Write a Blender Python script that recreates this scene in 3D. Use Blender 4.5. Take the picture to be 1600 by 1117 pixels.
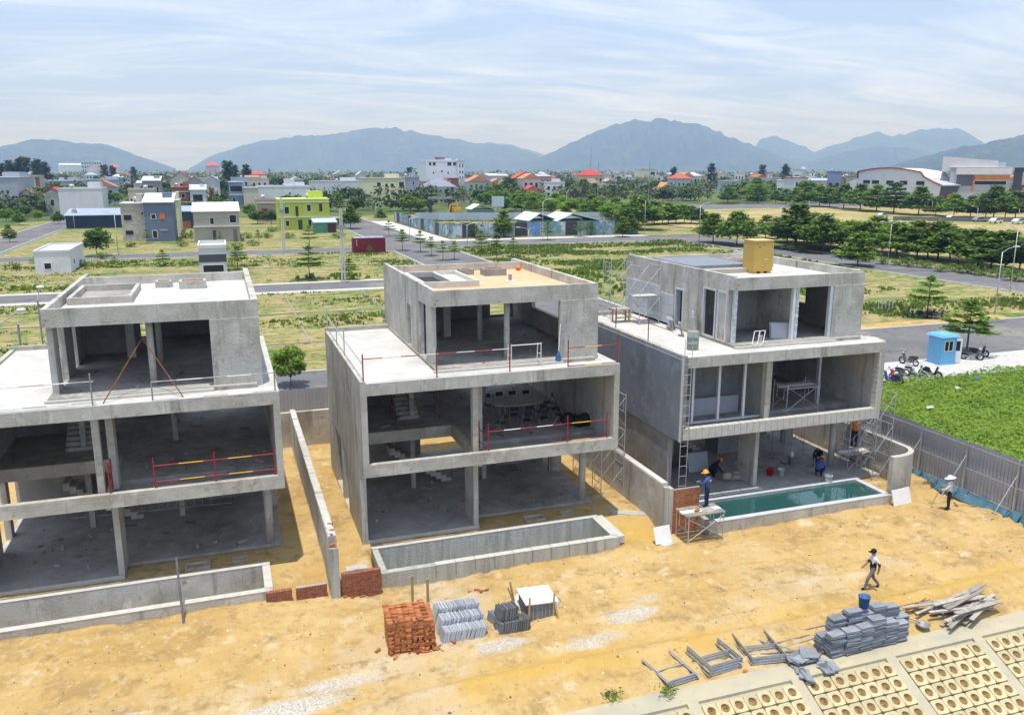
import bpy, math, random
import numpy as np
from mathutils import Vector, Matrix
random.seed(7); rng = np.random.default_rng(11)
R = math.radians
S = bpy.context.scene
COL = S.collection
for o in list(bpy.data.objects): bpy.data.objects.remove(o)

# ------------------------------------------------------------------ camera
CAM = Vector((-4.764, -32.296, 15.518)); PITCH = R(12.667); YAW = R(19.012); FPX = 1307.6
cd = bpy.data.cameras.new('camera'); cd.sensor_width = 36; cd.lens = FPX/1600*36
cd.clip_start = 0.1; cd.clip_end = 60000
co = bpy.data.objects.new('camera', cd); COL.objects.link(co)
co.location = CAM; co.rotation_euler = (R(90)-PITCH, 0, -YAW); S.camera = co
# ------------------------------------------------------------------ world, sun, exposure
SUNV = Vector((-0.62, -0.95, 7.2)).normalized()          # towards the sun
W = bpy.data.worlds.new('World'); S.world = W; W.use_nodes = True
wn = W.node_tree.nodes; wl = W.node_tree.links; wn.clear()
w_out = wn.new('ShaderNodeOutputWorld'); w_bg = wn.new('ShaderNodeBackground'); w_bg.inputs[1].default_value = 0.15
sky = wn.new('ShaderNodeTexSky'); sky.sky_type = 'NISHITA'; sky.sun_disc = False
sky.sun_elevation = math.asin(SUNV.z); sky.sun_rotation = math.atan2(SUNV.x, SUNV.y)
sky.altitude = 10; sky.air_density = 1.0; sky.dust_density = 1.5; sky.ozone_density = 1.5
tc = wn.new('ShaderNodeTexCoord'); sx = wn.new('ShaderNodeSeparateXYZ'); wl.new(tc.outputs['Generated'], sx.inputs[0])
def wmath(op, a, b=None):
    n = wn.new('ShaderNodeMath'); n.operation = op
    for i, q in enumerate((a, b)):
        if q is None: continue
        if isinstance(q, (int, float)): n.inputs[i].default_value = q
        else: wl.new(q, n.inputs[i])
    return n.outputs[0]
zz = wmath('ADD', wmath('MAXIMUM', sx.outputs[2], 0.0), 0.11)
cx = wn.new('ShaderNodeCombineXYZ'); wl.new(wmath('DIVIDE', sx.outputs[0], zz), cx.inputs[0]); wl.new(wmath('DIVIDE', sx.outputs[1], zz), cx.inputs[1])
mp = wn.new('ShaderNodeMapping'); mp.inputs['Rotation'].default_value = (0, 0, R(20)); mp.inputs['Scale'].default_value = (0.55, 1.3, 1); wl.new(cx.outputs[0], mp.inputs[0])
nz = wn.new('ShaderNodeTexNoise'); nz.inputs['Scale'].default_value = 0.9; nz.inputs['Detail'].default_value = 7; nz.inputs['Roughness'].default_value = 0.55; nz.inputs['Distortion'].default_value = 0.6; wl.new(mp.outputs[0], nz.inputs[0])
rp = wn.new('ShaderNodeValToRGB'); rp.color_ramp.elements[0].position = 0.33; rp.color_ramp.elements[1].position = 0.72
rp.color_ramp.elements[0].color = (0.66, 0.66, 0.66, 1); rp.color_ramp.elements[1].color = (0.95, 0.95, 0.95, 1); wl.new(nz.outputs[0], rp.inputs[0])
nz2 = wn.new('ShaderNodeTexNoise'); nz2.inputs['Scale'].default_value = 1.5; nz2.inputs['Detail'].default_value = 9; nz2.inputs['Roughness'].default_value = .62; nz2.inputs['Distortion'].default_value = 0.9; wl.new(mp.outputs[0], nz2.inputs[0])
cr = wn.new('ShaderNodeValToRGB'); cr.color_ramp.elements[0].position = 0.40; cr.color_ramp.elements[1].position = 0.66
cr.color_ramp.elements[0].color = (3.2, 4.2, 6.3, 1); cr.color_ramp.elements[1].color = (5.1, 5.85, 7.3, 1); wl.new(nz2.outputs[0], cr.inputs[0])
mx = wn.new('ShaderNodeMixRGB'); wl.new(rp.outputs[0], mx.inputs[0]); wl.new(sky.outputs[0], mx.inputs[1]); wl.new(cr.outputs[0], mx.inputs[2])
wl.new(mx.outputs[0], w_bg.inputs[0]); wl.new(w_bg.outputs[0], w_out.inputs[0])
sd = bpy.data.lights.new('sun', 'SUN'); sd.energy = 3.6; sd.angle = R(0.6); sd.color = (1.0, 0.955, 0.88)
so = bpy.data.objects.new('sun', sd); COL.objects.link(so); so.location = (0, 0, 60)
so.rotation_euler = SUNV.to_track_quat('Z', 'Y').to_euler()
S.view_settings.view_transform = 'Standard'; S.view_settings.look = 'None'; S.view_settings.gamma = 1; S.view_settings.use_curve_mapping = False
S.view_settings.exposure = 0.28
S.cycles.max_bounces = 6; S.cycles.diffuse_bounces = 4; S.cycles.glossy_bounces = 2; S.cycles.transmission_bounces = 4; S.cycles.transparent_max_bounces = 8
S.cycles.volume_bounces = 0; S.cycles.use_denoising = True; S.cycles.caustics_reflective = False; S.cycles.caustics_refractive = False

# ------------------------------------------------------------------ picture-to-place helpers (where things stand on the flat ground)
FW = Vector((math.sin(YAW)*math.cos(PITCH), math.cos(YAW)*math.cos(PITCH), -math.sin(PITCH))); RT = Vector((math.cos(YAW), -math.sin(YAW), 0)); UP = RT.cross(FW)
def ray(x, y): return FW + RT*((x-800)/FPX) - UP*((y-558.5)/FPX)
def G(x, y, z=0.0):
    d = ray(x, y); return CAM + d*((z-CAM.z)/d.z)
def GY(x, y, v):
    d = ray(x, y); return CAM + d*((v-CAM.y)/d.y)
def HT(x, y0, y1, z=0.0):
    p = G(x, y0, z); d = ray(x, y1); t = math.hypot(p.x-CAM.x, p.y-CAM.y)/math.hypot(d.x, d.y); return (CAM+d*t).z - z

# ------------------------------------------------------------------ mesh builder
class MB:
    def __init__(s): s.v = []; s.f = []; s.m = []
    def add(s, vs, fs, mi=0):
        b = len(s.v); s.v += [tuple(p) for p in vs]; s.f += [tuple(b+i for i in f) for f in fs]; s.m += [mi]*len(fs); return s
    def box(s, x0, y0, z0, x1, y1, z1, mi=0):
        return s.add([(x0,y0,z0),(x1,y0,z0),(x1,y1,z0),(x0,y1,z0),(x0,y0,z1),(x1,y0,z1),(x1,y1,z1),(x0,y1,z1)],
            [(0,3,2,1),(4,5,6,7),(0,1,5,4),(1,2,6,5),(2,3,7,6),(3,0,4,7)], mi)
    def hexa(s, pts, mi=0):   # 8 points, bottom then top
        return s.add(pts, [(0,3,2,1),(4,5,6,7),(0,1,5,4),(1,2,6,5),(2,3,7,6),(3,0,4,7)], mi)
    def bar(s, p, q, w, h=None, mi=0):
        h = h or w; p = Vector(p); q = Vector(q); d = (q-p).normalized()
        u = d.cross(Vector((0,0,1)));
        if u.length < 1e-3: u = Vector((1,0,0))
        u.normalize(); n = u.cross(d); u *= w/2; n *= h/2
        return s.hexa([p-u-n, p+u-n, q+u-n, q-u-n, p-u+n, p+u+n, q+u+n, q-u+n], mi)
    def tube(s, p, q, r, n=6, r2=None, mi=0):
        p = Vector(p); q = Vector(q); d = (q-p).normalized(); r2 = r if r2 is None else r2
        u = d.cross(Vector((0,0,1)))
        if u.length < 1e-3: u = Vector((1,0,0))
        u.normalize(); w = d.cross(u)
        a = [p+(u*math.cos(2*math.pi*i/n)+w*math.sin(2*math.pi*i/n))*r for i in range(n)]
        b = [q+(u*math.cos(2*math.pi*i/n)+w*math.sin(2*math.pi*i/n))*r2 for i in range(n)]
        fs = [(i, (i+1) % n, n+(i+1) % n, n+i) for i in range(n)] + [tuple(range(n))[::-1], tuple(range(n, 2*n))]
        return s.add(a+b, fs, mi)
    def prism(s, pts, z0, z1, mi=0):
        n = len(pts)
        return s.add([(x,y,z0) for x,y in pts]+[(x,y,z1) for x,y in pts], [tuple(range(n))[::-1], tuple(range(n,2*n))]+[(i,(i+1)%n,n+(i+1)%n,n+i) for i in range(n)], mi)
    def prof(s, pts, axis, a0, a1, mi=0):   # profile in the plane across `axis`, extruded along it
        n = len(pts)
        f = (lambda a, p: (a, p[0], p[1])) if axis == 0 else (lambda a, p: (p[0], a, p[1]))
        return s.add([f(a0,p) for p in pts]+[f(a1,p) for p in pts], [tuple(range(n))[::-1], tuple(range(n,2*n))]+[(i,(i+1)%n,n+(i+1)%n,n+i) for i in range(n)], mi)
    def lathe(s, prof, c=(0,0,0), n=12, mi=0):
        k = len(prof); vs = []
        for r, z in prof: vs += [(c[0]+r*math.cos(2*math.pi*i/n), c[1]+r*math.sin(2*math.pi*i/n), c[2]+z) for i in range(n)]
        fs = [(j*n+i, j*n+(i+1) % n, (j+1)*n+(i+1) % n, (j+1)*n+i) for j in range(k-1) for i in range(n)]
        fs += [tuple(range(n))[::-1], tuple(range((k-1)*n, k*n))]
        return s.add(vs, fs, mi)
    def ball(s, c, rx, ry, rz, n=10, k=6, mi=0):
        pr = []
        for j in range(k+1):
            a = -math.pi/2 + math.pi*j/k; pr.append((max(math.cos(a), .02), math.sin(a)))
        b = len(s.v); s.lathe(pr, (0,0,0), n, mi)
        for i in range(b, len(s.v)): x,y,z = s.v[i]; s.v[i] = (c[0]+x*rx, c[1]+y*ry, c[2]+z*rz)
        return s
    def torus(s, c, R_, r, axis=1, n=14, k=6, mi=0):
        vs = []
        for i in range(n):
            a = 2*math.pi*i/n
            for j in range(k):
                b = 2*math.pi*j/k; rr = R_+r*math.cos(b); h = r*math.sin(b)
                p = (rr*math.cos(a), h, rr*math.sin(a)) if axis == 1 else (rr*math.cos(a), rr*math.sin(a), h)
                vs.append((c[0]+p[0], c[1]+p[1], c[2]+p[2]))
        return s.add(vs, [(i*k+j, ((i+1)%n)*k+j, ((i+1)%n)*k+(j+1)%k, i*k+(j+1)%k) for i in range(n) for j in range(k)], mi)
    def mesh(s, name, mats, smooth=False):
        me = bpy.data.meshes.new(name); me.from_pydata(s.v, [], s.f)
        for m in (mats if isinstance(mats, (list, tuple)) else [mats]): me.materials.append(m)
        if any(s.m): me.polygons.foreach_set('material_index', s.m)
        if smooth: me.polygons.foreach_set('use_smooth', [True]*len(me.polygons))
        me.update(); return me
    def build(s, name, mats, parent=None, smooth=False, loc=None):
        o = bpy.data.objects.new(name, s.mesh(name, mats, smooth)); COL.objects.link(o)
        if parent: o.parent = parent
        if loc is not None: o.location = loc
        return o
def wall(mb, axis, c0, c1, a0, a1, z0, z1, ops=(), mi=0):
    """A wall along `axis` (0: X, 1: Y) from a0 to a1, between c0 and c1 across, with rectangular openings (a0,a1,z0,z1)."""
    cuts = sorted({a0, a1, *[q for o in ops for q in o[:2] if a0 < q < a1]})
    for p, q in zip(cuts, cuts[1:]):
        segs = [(z0, z1)]
        for o in ops:
            if o[0] <= p+1e-6 and o[1] >= q-1e-6:
                ns = []
                for s0, s1 in segs:
                    if o[2] > s0: ns.append((s0, min(s1, o[2])))
                    if o[3] < s1: ns.append((max(s0, o[3]), s1))
                segs = [t for t in ns if t[1]-t[0] > 1e-4]
        for s0, s1 in segs:
            if axis == 0: mb.box(p, c0, s0, q, c1, s1, mi)
            else: mb.box(c0, p, s0, c1, q, s1, mi)
    return mb
def tag(o, label=None, cat=None, group=None, kind=None):
    if label: o['label'] = label
    if cat: o['category'] = cat
    if group: o['group'] = group
    if kind: o['kind'] = kind
    return o
def thing(name, label, cat, loc=(0,0,0), rz=0, group=None):
    o = bpy.data.objects.new(name, None); COL.objects.link(o); o.empty_display_size = .2
    o.location = loc; o.rotation_euler = (0,0,rz); return tag(o, label, cat, group)
def copy_tree(o, parent=None):
    c = o.copy(); COL.objects.link(c); c.parent = parent
    for ch in list(o.children): copy_tree(ch, c)
    return c
def quads(name, P, mat, parent=None, normals=None):
    """P: (N,4,3) array of quads -> one mesh."""
    n = len(P); me = bpy.data.meshes.new(name)
    me.vertices.add(n*4); me.vertices.foreach_set('co', np.ascontiguousarray(P, dtype=np.float32).ravel())
    me.loops.add(n*4); me.loops.foreach_set('vertex_index', np.arange(n*4, dtype=np.int32))
    me.polygons.add(n); me.polygons.foreach_set('loop_start', np.arange(0, n*4, 4, dtype=np.int32)); 
    me.materials.append(mat); me.update(calc_edges=True); me.validate()
    return me
def link(name, me, parent=None, loc=(0,0,0)):
    o = bpy.data.objects.new(name, me); COL.objects.link(o); o.parent = parent; o.location = loc; return o
ORDW = ['first','second','third','fourth','fifth','sixth','seventh','eighth','ninth','tenth','eleventh','twelfth','thirteenth','fourteenth','fifteenth','sixteenth','seventeenth','eighteenth','nineteenth','twentieth','twenty-first','twenty-second','twenty-third','twenty-fourth','twenty-fifth','twenty-sixth']

# ------------------------------------------------------------------ materials
def mat(name, col, rough=.85, var=.12, scale=3.0, col2=None, bump=0.0, bscale=None, metal=0.0, spec=0.3, detail=5, stretch=None, sharp=None, per=0.0, trans=0.0):
    m = bpy.data.materials.new(name); m.use_nodes = True; n = m.node_tree.nodes; l = m.node_tree.links
    b = n['Principled BSDF']; b.inputs['Roughness'].default_value = rough; b.inputs['Metallic'].default_value = metal; b.inputs['Specular IOR Level'].default_value = spec
    t = n.new('ShaderNodeTexCoord'); vec = t.outputs['Object']
    if stretch:
        mpn = n.new('ShaderNodeMapping'); mpn.inputs['Scale'].default_value = stretch; l.new(vec, mpn.inputs[0]); vec = mpn.outputs[0]
    nt = n.new('ShaderNodeTexNoise'); nt.inputs['Scale'].default_value = scale; nt.inputs['Detail'].default_value = detail; nt.inputs['Roughness'].default_value = .6; l.new(vec, nt.inputs[0])
    c = Vector(col)
    ramp = n.new('ShaderNodeValToRGB'); lo, hi = sharp or (.28, .72)
    ramp.color_ramp.elements[0].position = lo; ramp.color_ramp.elements[1].position = hi
    a = c*(1-var); z = Vector(col2) if col2 else c*(1+var)
    ramp.color_ramp.elements[0].color = (*[min(1,q) for q in a], 1); ramp.color_ramp.elements[1].color = (*[min(1,q) for q in z], 1)
    l.new(nt.outputs[0], ramp.inputs[0]); outc = ramp.outputs[0]
    if per:   # each object a little lighter or darker
        oi = n.new('ShaderNodeObjectInfo'); mr = n.new('ShaderNodeMapRange'); mr.inputs[3].default_value = 1-per; mr.inputs[4].default_value = 1+per; l.new(oi.outputs['Random'], mr.inputs[0])
        vm = n.new('ShaderNodeVectorMath'); vm.operation = 'SCALE'; l.new(outc, vm.inputs[0]); l.new(mr.outputs[0], vm.inputs['Scale']); outc = vm.outputs[0]
    l.new(outc, b.inputs['Base Color'])
    if bump:
        nb = n.new('ShaderNodeTexNoise'); nb.inputs['Scale'].default_value = bscale or scale*6; nb.inputs['Detail'].default_value = 4; l.new(vec, nb.inputs[0])
        bp = n.new('ShaderNodeBump'); bp.inputs['Strength'].default_value = bump; bp.inputs['Distance'].default_value = .05; l.new(nb.outputs[0], bp.inputs['Height']); l.new(bp.outputs[0], b.inputs['Normal'])
    if trans:
        tr = n.new('ShaderNodeBsdfTranslucent'); l.new(outc, tr.inputs[0]); ms = n.new('ShaderNodeMixShader'); ms.inputs[0].default_value = trans
        l.new(b.outputs[0], ms.inputs[1]); l.new(tr.outputs[0], ms.inputs[2]); l.new(ms.outputs[0], n['Material Output'].inputs[0])
    return m
def layered(name, layers, rough=.9, bump=.3, bscale=8.0, spec=.2, coords='Object'):
    """layers: [(color, None)] then (color, noise scale, lo, hi, stretch) mixed over one another."""
    m = bpy.data.materials.new(name); m.use_nodes = True; n = m.node_tree.nodes; l = m.node_tree.links
    b = n['Principled BSDF']; b.inputs['Roughness'].default_value = rough; b.inputs['Specular IOR Level'].default_value = spec
    t = n.new('ShaderNodeTexCoord'); cur = None
    for i, L in enumerate(layers):
        if i == 0:
            rgb = n.new('ShaderNodeRGB'); rgb.outputs[0].default_value = (*L[0], 1); cur = rgb.outputs[0]; continue
        colr, sc, lo, hi = L[:4]; st = L[4] if len(L) > 4 else None
        vec = t.outputs[coords]
        mpn = n.new('ShaderNodeMapping'); mpn.inputs['Location'].default_value = (3.7*i, 1.3*i, .9*i)
        if st: mpn.inputs['Scale'].default_value = st
        l.new(vec, mpn.inputs[0])
        nt = n.new('ShaderNodeTexNoise'); nt.inputs['Scale'].default_value = sc; nt.inputs['Detail'].default_value = 6; nt.inputs['Roughness'].default_value = .62; l.new(mpn.outputs[0], nt.inputs[0])
        r = n.new('ShaderNodeMapRange'); r.inputs[1].default_value = lo; r.inputs[2].default_value = hi; l.new(nt.outputs[0], r.inputs[0])
        mxn = n.new('ShaderNodeMixRGB'); l.new(r.outputs[0], mxn.inputs[0]); l.new(cur, mxn.inputs[1]); mxn.inputs[2].default_value = (*colr, 1); cur = mxn.outputs[0]
    l.new(cur, b.inputs['Base Color'])
    nb = n.new('ShaderNodeTexNoise'); nb.inputs['Scale'].default_value = bscale; nb.inputs['Detail'].default_value = 5; l.new(t.outputs[coords], nb.inputs[0])
    bp = n.new('ShaderNodeBump'); bp.inputs['Strength'].default_value = bump; bp.inputs['Distance'].default_value = .08; l.new(nb.outputs[0], bp.inputs['Height']); l.new(bp.outputs[0], b.inputs['Normal'])
    return m
M = {}
M['concrete'] = layered('concrete', [((.49,.465,.41),), ((.36,.335,.28), .5, .42, .66), ((.58,.555,.50), 1.1, .5, .68), ((.25,.225,.185), 1.5, .56, .70, (1,1,.14)), ((.29,.265,.225), 3.0, .60, .70), ((.63,.61,.57), 2.2, .63, .72, (1,1,.3)), ((.52,.50,.45), 9, .5, .8)], .88, .25, 14)
def formwork(m, w=2.44, h=1.22, amt=.55):
    n = m.node_tree.nodes; l = m.node_tree.links; b = n['Principled BSDF']; src = b.inputs['Base Color'].links[0].from_socket
    t = n.new('ShaderNodeTexCoord'); sp = n.new('ShaderNodeSeparateXYZ'); l.new(t.outputs['Object'], sp.inputs[0]); ad = n.new('ShaderNodeMath'); l.new(sp.outputs[0], ad.inputs[0]); l.new(sp.outputs[1], ad.inputs[1]); cb_ = n.new('ShaderNodeCombineXYZ'); l.new(ad.outputs[0], cb_.inputs[0]); l.new(sp.outputs[2], cb_.inputs[1])
    br = n.new('ShaderNodeTexBrick'); br.inputs['Scale'].default_value = 1; br.inputs['Brick Width'].default_value = w; br.inputs['Row Height'].default_value = h; br.inputs['Mortar Size'].default_value = .012; br.inputs['Mortar Smooth'].default_value = .3; l.new(cb_.outputs[0], br.inputs[0])
    nz_ = n.new('ShaderNodeTexNoise'); nz_.inputs['Scale'].default_value = .8; l.new(t.outputs['Object'], nz_.inputs[0]); mr_ = n.new('ShaderNodeMapRange'); mr_.inputs[1].default_value = .42; mr_.inputs[2].default_value = .6; mr_.inputs[4].default_value = amt; l.new(nz_.outputs[0], mr_.inputs[0])
    mu = n.new('ShaderNodeMath'); mu.operation = 'MULTIPLY'; l.new(br.outputs['Fac'], mu.inputs[0]); l.new(mr_.outputs[0], mu.inputs[1]); mx_ = n.new('ShaderNodeMixRGB'); l.new(mu.outputs[0], mx_.inputs[0]); l.new(src, mx_.inputs[1]); mx_.inputs[2].default_value = (.2,.185,.16,1); l.new(mx_.outputs[0], b.inputs['Base Color'])
formwork(M['concrete'])
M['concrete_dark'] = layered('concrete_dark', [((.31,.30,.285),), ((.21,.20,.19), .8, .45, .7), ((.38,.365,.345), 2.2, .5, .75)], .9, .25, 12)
M['floor_concrete'] = layered('floor_concrete', [((.37,.35,.32),), ((.25,.235,.21), .5, .42, .66), ((.46,.44,.40), 1.8, .5, .72), ((.20,.18,.16), 4, .60, .76)], .92, .3, 10)
M['screed'] = layered('screed', [((.54,.53,.50),), ((.44,.43,.405), .6, .45, .7), ((.62,.61,.58), 2.5, .5, .72), ((.38,.36,.33), 3, .60, .76)], .9, .15, 12)
M['screed_warm'] = layered('screed_warm', [((.62,.42,.24),), ((.66,.50,.34), .5, .48, .7), ((.54,.35,.19), 2.0, .5, .72)], .9, .15, 12)
M['streak'] = layered('streak', [((.42,.42,.38),), ((.28,.28,.24), 2.2, .45, .7, (1.6,1.6,.12)), ((.52,.52,.47), 3.0, .5, .75, (1.2,1.2,.2)), ((.22,.22,.2), 6, .62, .8, (1,1,.2))], .9, .25, 10)
M['edge'] = mat('cast_edge', (.53,.51,.455), .9, .12, 4)
M['sand'] = layered('sand', [((.46,.305,.11),), ((.54,.385,.165), .22, .40, .66), ((.36,.225,.075), .35, .52, .74, (.5,1.4,1)), ((.50,.42,.30), .12, .58, .72), ((.29,.19,.08), 1.4, .54, .70), ((.34,.225,.09), .55, .54, .66), ((.56,.45,.27), .8, .58, .68), ((.50,.385,.21), 3.2, .52, .72), ((.27,.18,.085), 6.0, .60, .74)], .95, .8, 5)
M['sand_wet'] = mat('damp_sand', (.34,.24,.12), .9, .2, 2, bump=.3)
M['gravel_grey'] = layered('gravel_grey', [((.34,.335,.32),), ((.18,.18,.18), 9, .45, .6), ((.5,.49,.47), 16, .55, .65)], .95, .8, 22)
M['asphalt'] = layered('asphalt', [((.145,.145,.15),), ((.19,.185,.18), .12, .4, .65), ((.115,.115,.12), .7, .5, .75), ((.27,.245,.20), .18, .56, .70, (1,1,1)), ((.10,.10,.105), .35, .62, .68)], .9, .15, 20)
M['gravel'] = layered('gravel', [((.52,.51,.48),), ((.38,.37,.35), 1.2, .5, .7), ((.62,.61,.58), 5, .5, .7)], .95, .6, 10)
M['kerb'] = mat('kerb', (.5,.49,.44), .9, .12, 2)
M['pave'] = mat('pave', (.56,.55,.53), .9, .1, .8, bump=.1)
M['lotgrass'] = layered('lotgrass', [((.105,.175,.03),), ((.33,.255,.115), .06, .36, .52, (1,2.4,1)), ((.065,.135,.02), .16, .46, .62), ((.39,.30,.155), .30, .46, .60, (.8,2.4,1)), ((.14,.215,.035), .8, .50, .62), ((.055,.09,.022), 1.3, .56, .68), ((.40,.35,.24), .6, .63, .70)], .95, .9, 2.2)
M['lush'] = layered('lush', [((.15,.25,.03),), ((.22,.32,.05), .25, .45, .65), ((.10,.18,.025), .7, .52, .72)], .95, .9, 3)
M['dryfield'] = layered('dryfield', [((.42,.32,.15),), ((.20,.22,.06), .035, .45, .6, (1,3,1)), ((.50,.40,.21), .10, .5, .68, (1,2.5,1)), ((.16,.18,.045), .3, .56, .72, (1,2,1))], .95, .8, 1.5)
M['plain'] = layered('plain', [((.09,.13,.035),), ((.16,.17,.06), .006, .45, .62), ((.06,.095,.028), .03, .48, .68), ((.24,.20,.10), .015, .6, .72)], .95, .8, .6)
M['steel'] = mat('galvanised_steel', (.52,.53,.54), .45, .2, 6, metal=.6, spec=.5)
M['steel_old'] = mat('weathered_steel', (.33,.32,.30), .6, .3, 8, metal=.4)
M['red'] = mat('red_paint', (.33,.035,.04), .6, .25, 6)
M['yellow'] = mat('yellow_paint', (.72,.40,.03), .6, .15, 6)
M['white'] = mat('white_paint', (.72,.72,.70), .6, .08, 3)
M['rust'] = mat('rusty_steel', (.22,.085,.04), .85, .35, 8)
M['alu'] = mat('aluminium', (.62,.64,.68), .4, .08, 4, metal=.3, spec=.5)
M['foil'] = mat('foil', (.62,.64,.65), .3, .45, 9, metal=.5)
M['glass'] = mat('dark_glass', (.02,.022,.025), .22, .2, 2, spec=.35)
M['slate'] = layered('slate_cladding', [((.235,.255,.29),), ((.18,.195,.225), .5, .45, .7), ((.30,.32,.35), 1.6, .52, .70), ((.12,.13,.15), 4, .6, .8, (1,1,.3))], .8, .15, 8)
M['whiteclad'] = mat('pale_cladding', (.50,.515,.54), .75, .08, 2)
M['brick'] = mat('brick', (.40,.135,.055), .9, .35, 5, col2=(.55,.235,.10), bump=.3, per=.0)
M['brick_dark'] = mat('brick_wall', (.30,.085,.05), .9, .4, 7, col2=(.42,.16,.08), bump=.3)
M['mortar'] = mat('mortar', (.36,.34,.31), .95, .15, 5)
M['stone'] = mat('paver_stone', (.235,.25,.275), .8, .18, 4, bump=.15, per=.28)
M['stone_pale'] = mat('pale_slab', (.42,.445,.48), .8, .15, 4, bump=.1, per=.2)
M['stone_dark'] = mat('dark_paver', (.14,.145,.15), .8, .2, 4, bump=.15, per=.25)
M['block'] = mat('cream_block', (.50,.425,.25), .9, .2, 2.5, bump=.2, per=.12)
M['revet'] = layered('revet', [((.45,.405,.285),), ((.36,.345,.285), .5, .45, .66), ((.50,.44,.29), 1.5, .5, .72), ((.30,.28,.22), 4, .6, .72)], .9, .2, 10)
M['soil'] = mat('soil', (.28,.17,.06), .95, .4, 9, bump=.5)
M['wood'] = mat('timber', (.40,.29,.13), .85, .25, 4, stretch=(1,1,.3))
M['wood_grey'] = mat('weathered_timber', (.36,.33,.28), .9, .3, 4, per=.3)
M['fence'] = mat('fence_sheet', (.36,.38,.44), .5, .1, 1.2, metal=.25, spec=.4, per=.06)
M['fence_pale'] = mat('pale_sheet', (.42,.48,.56), .6, .12, .6, per=.08)
M['tarp_blue'] = mat('blue_tarp', (.03,.12,.30), .6, .3, 3)
M['tarp_teal'] = mat('teal_tarp', (.07,.16,.22), .8, .3, 3)
M['card'] = mat('cardboard', (.50,.33,.085), .85, .08, 2)
M['ink'] = mat('dark_print', (.12,.08,.03), .9, .1, 3)
M['plywood'] = mat('white_board', (.74,.74,.73), .7, .06, 3)
M['black'] = mat('black_plastic', (.025,.025,.028), .5, .2, 4)
M['rubber'] = mat('rubber', (.02,.02,.02), .8, .2, 4)
M['chrome'] = mat('chrome', (.6,.6,.6), .25, .1, 3, metal=.9)
M['bluepaint'] = mat('sky_blue_paint', (.16,.42,.66), .55, .06, 3)
M['bluecloth'] = mat('blue_cloth', (.07,.09,.27), .9, .2, 8)
M['navy'] = mat('navy_cloth', (.02,.025,.06), .9, .2, 8)
M['whitecloth'] = mat('white_cloth', (.68,.68,.68), .9, .08, 8)
M['greycloth'] = mat('grey_cloth', (.16,.16,.19), .9, .2, 8)
M['blackcloth'] = mat('black_cloth', (.02,.02,.022), .9, .2, 8)
M['skin'] = mat('skin', (.33,.18,.11), .6, .08, 8)
M['orange'] = mat('orange_plastic', (.75,.20,.02), .5, .08, 5)
M['yellowhat'] = mat('yellow_plastic', (.80,.36,.03), .4, .05, 5)
M['redplastic'] = mat('red_plastic', (.5,.03,.03), .5, .08, 5)
M['trunk'] = mat('bark', (.16,.125,.09), .95, .3, 5, bump=.3)
M['leaf_young'] = mat('leaf_young', (.17,.31,.035), .7, .35, 1.3, col2=(.30,.45,.06), per=.18, trans=.4)
M['leaf_mid'] = mat('leaf_mid', (.14,.26,.035), .7, .4, 1.1, col2=(.25,.39,.055), per=.2, trans=.38)
M['leaf_dark'] = mat('leaf_dark', (.075,.155,.03), .75, .35, .9, col2=(.145,.24,.045), per=.25, trans=.3)
M['leaf_pine'] = mat('leaf_pine', (.045,.07,.03), .8, .3, .8, col2=(.075,.105,.04), per=.2)
M['leaf_weed'] = mat('leaf_weed', (.13,.21,.035), .8, .3, .4, col2=(.24,.31,.07), trans=.2)
M['leaf_lush'] = mat('leaf_lush', (.17,.30,.025), .7, .35, .5, col2=(.30,.43,.055), trans=.35)
M['hill'] = layered('hill_forest', [((.04,.06,.04),), ((.07,.09,.05), .003, .45, .62), ((.13,.12,.09), .006, .60, .70), ((.025,.04,.03), .009, .5, .65)], 1, .3, .01)
# water
mw = bpy.data.materials.new('pool_water'); mw.use_nodes = True; nn = mw.node_tree.nodes; ll = mw.node_tree.links; bb = nn['Principled BSDF']
bb.inputs['Base Color'].default_value = (.022,.082,.078,1); bb.inputs['Roughness'].default_value = .04; bb.inputs['Specular IOR Level'].default_value = .6
t_ = nn.new('ShaderNodeTexCoord'); n_ = nn.new('ShaderNodeTexNoise'); n_.inputs['Scale'].default_value = 2.2; n_.inputs['Detail'].default_value = 3; ll.new(t_.outputs['Object'], n_.inputs[0])
b_ = nn.new('ShaderNodeBump'); b_.inputs['Strength'].default_value = .16; b_.inputs['Distance'].default_value = .05; ll.new(n_.outputs[0], b_.inputs['Height']); ll.new(b_.outputs[0], bb.inputs['Normal'])
M['water'] = mw
_pc = {}
def paint(col, rough=.75, var=.07):
    k = tuple(round(c, 3) for c in col)
    if k not in _pc:
        c = Vector(col); _pc[k] = layered('wall_paint', [(col,), (tuple(c*(1-var*2)), .25, .48, .75), (tuple(min(1, q) for q in c*(1+var)), .9, .5, .8), (tuple(c*(1-var*3.2)), .7, .60, .85, (1,1,.15))], rough, .1, 6)
    return _pc[k]
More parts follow.
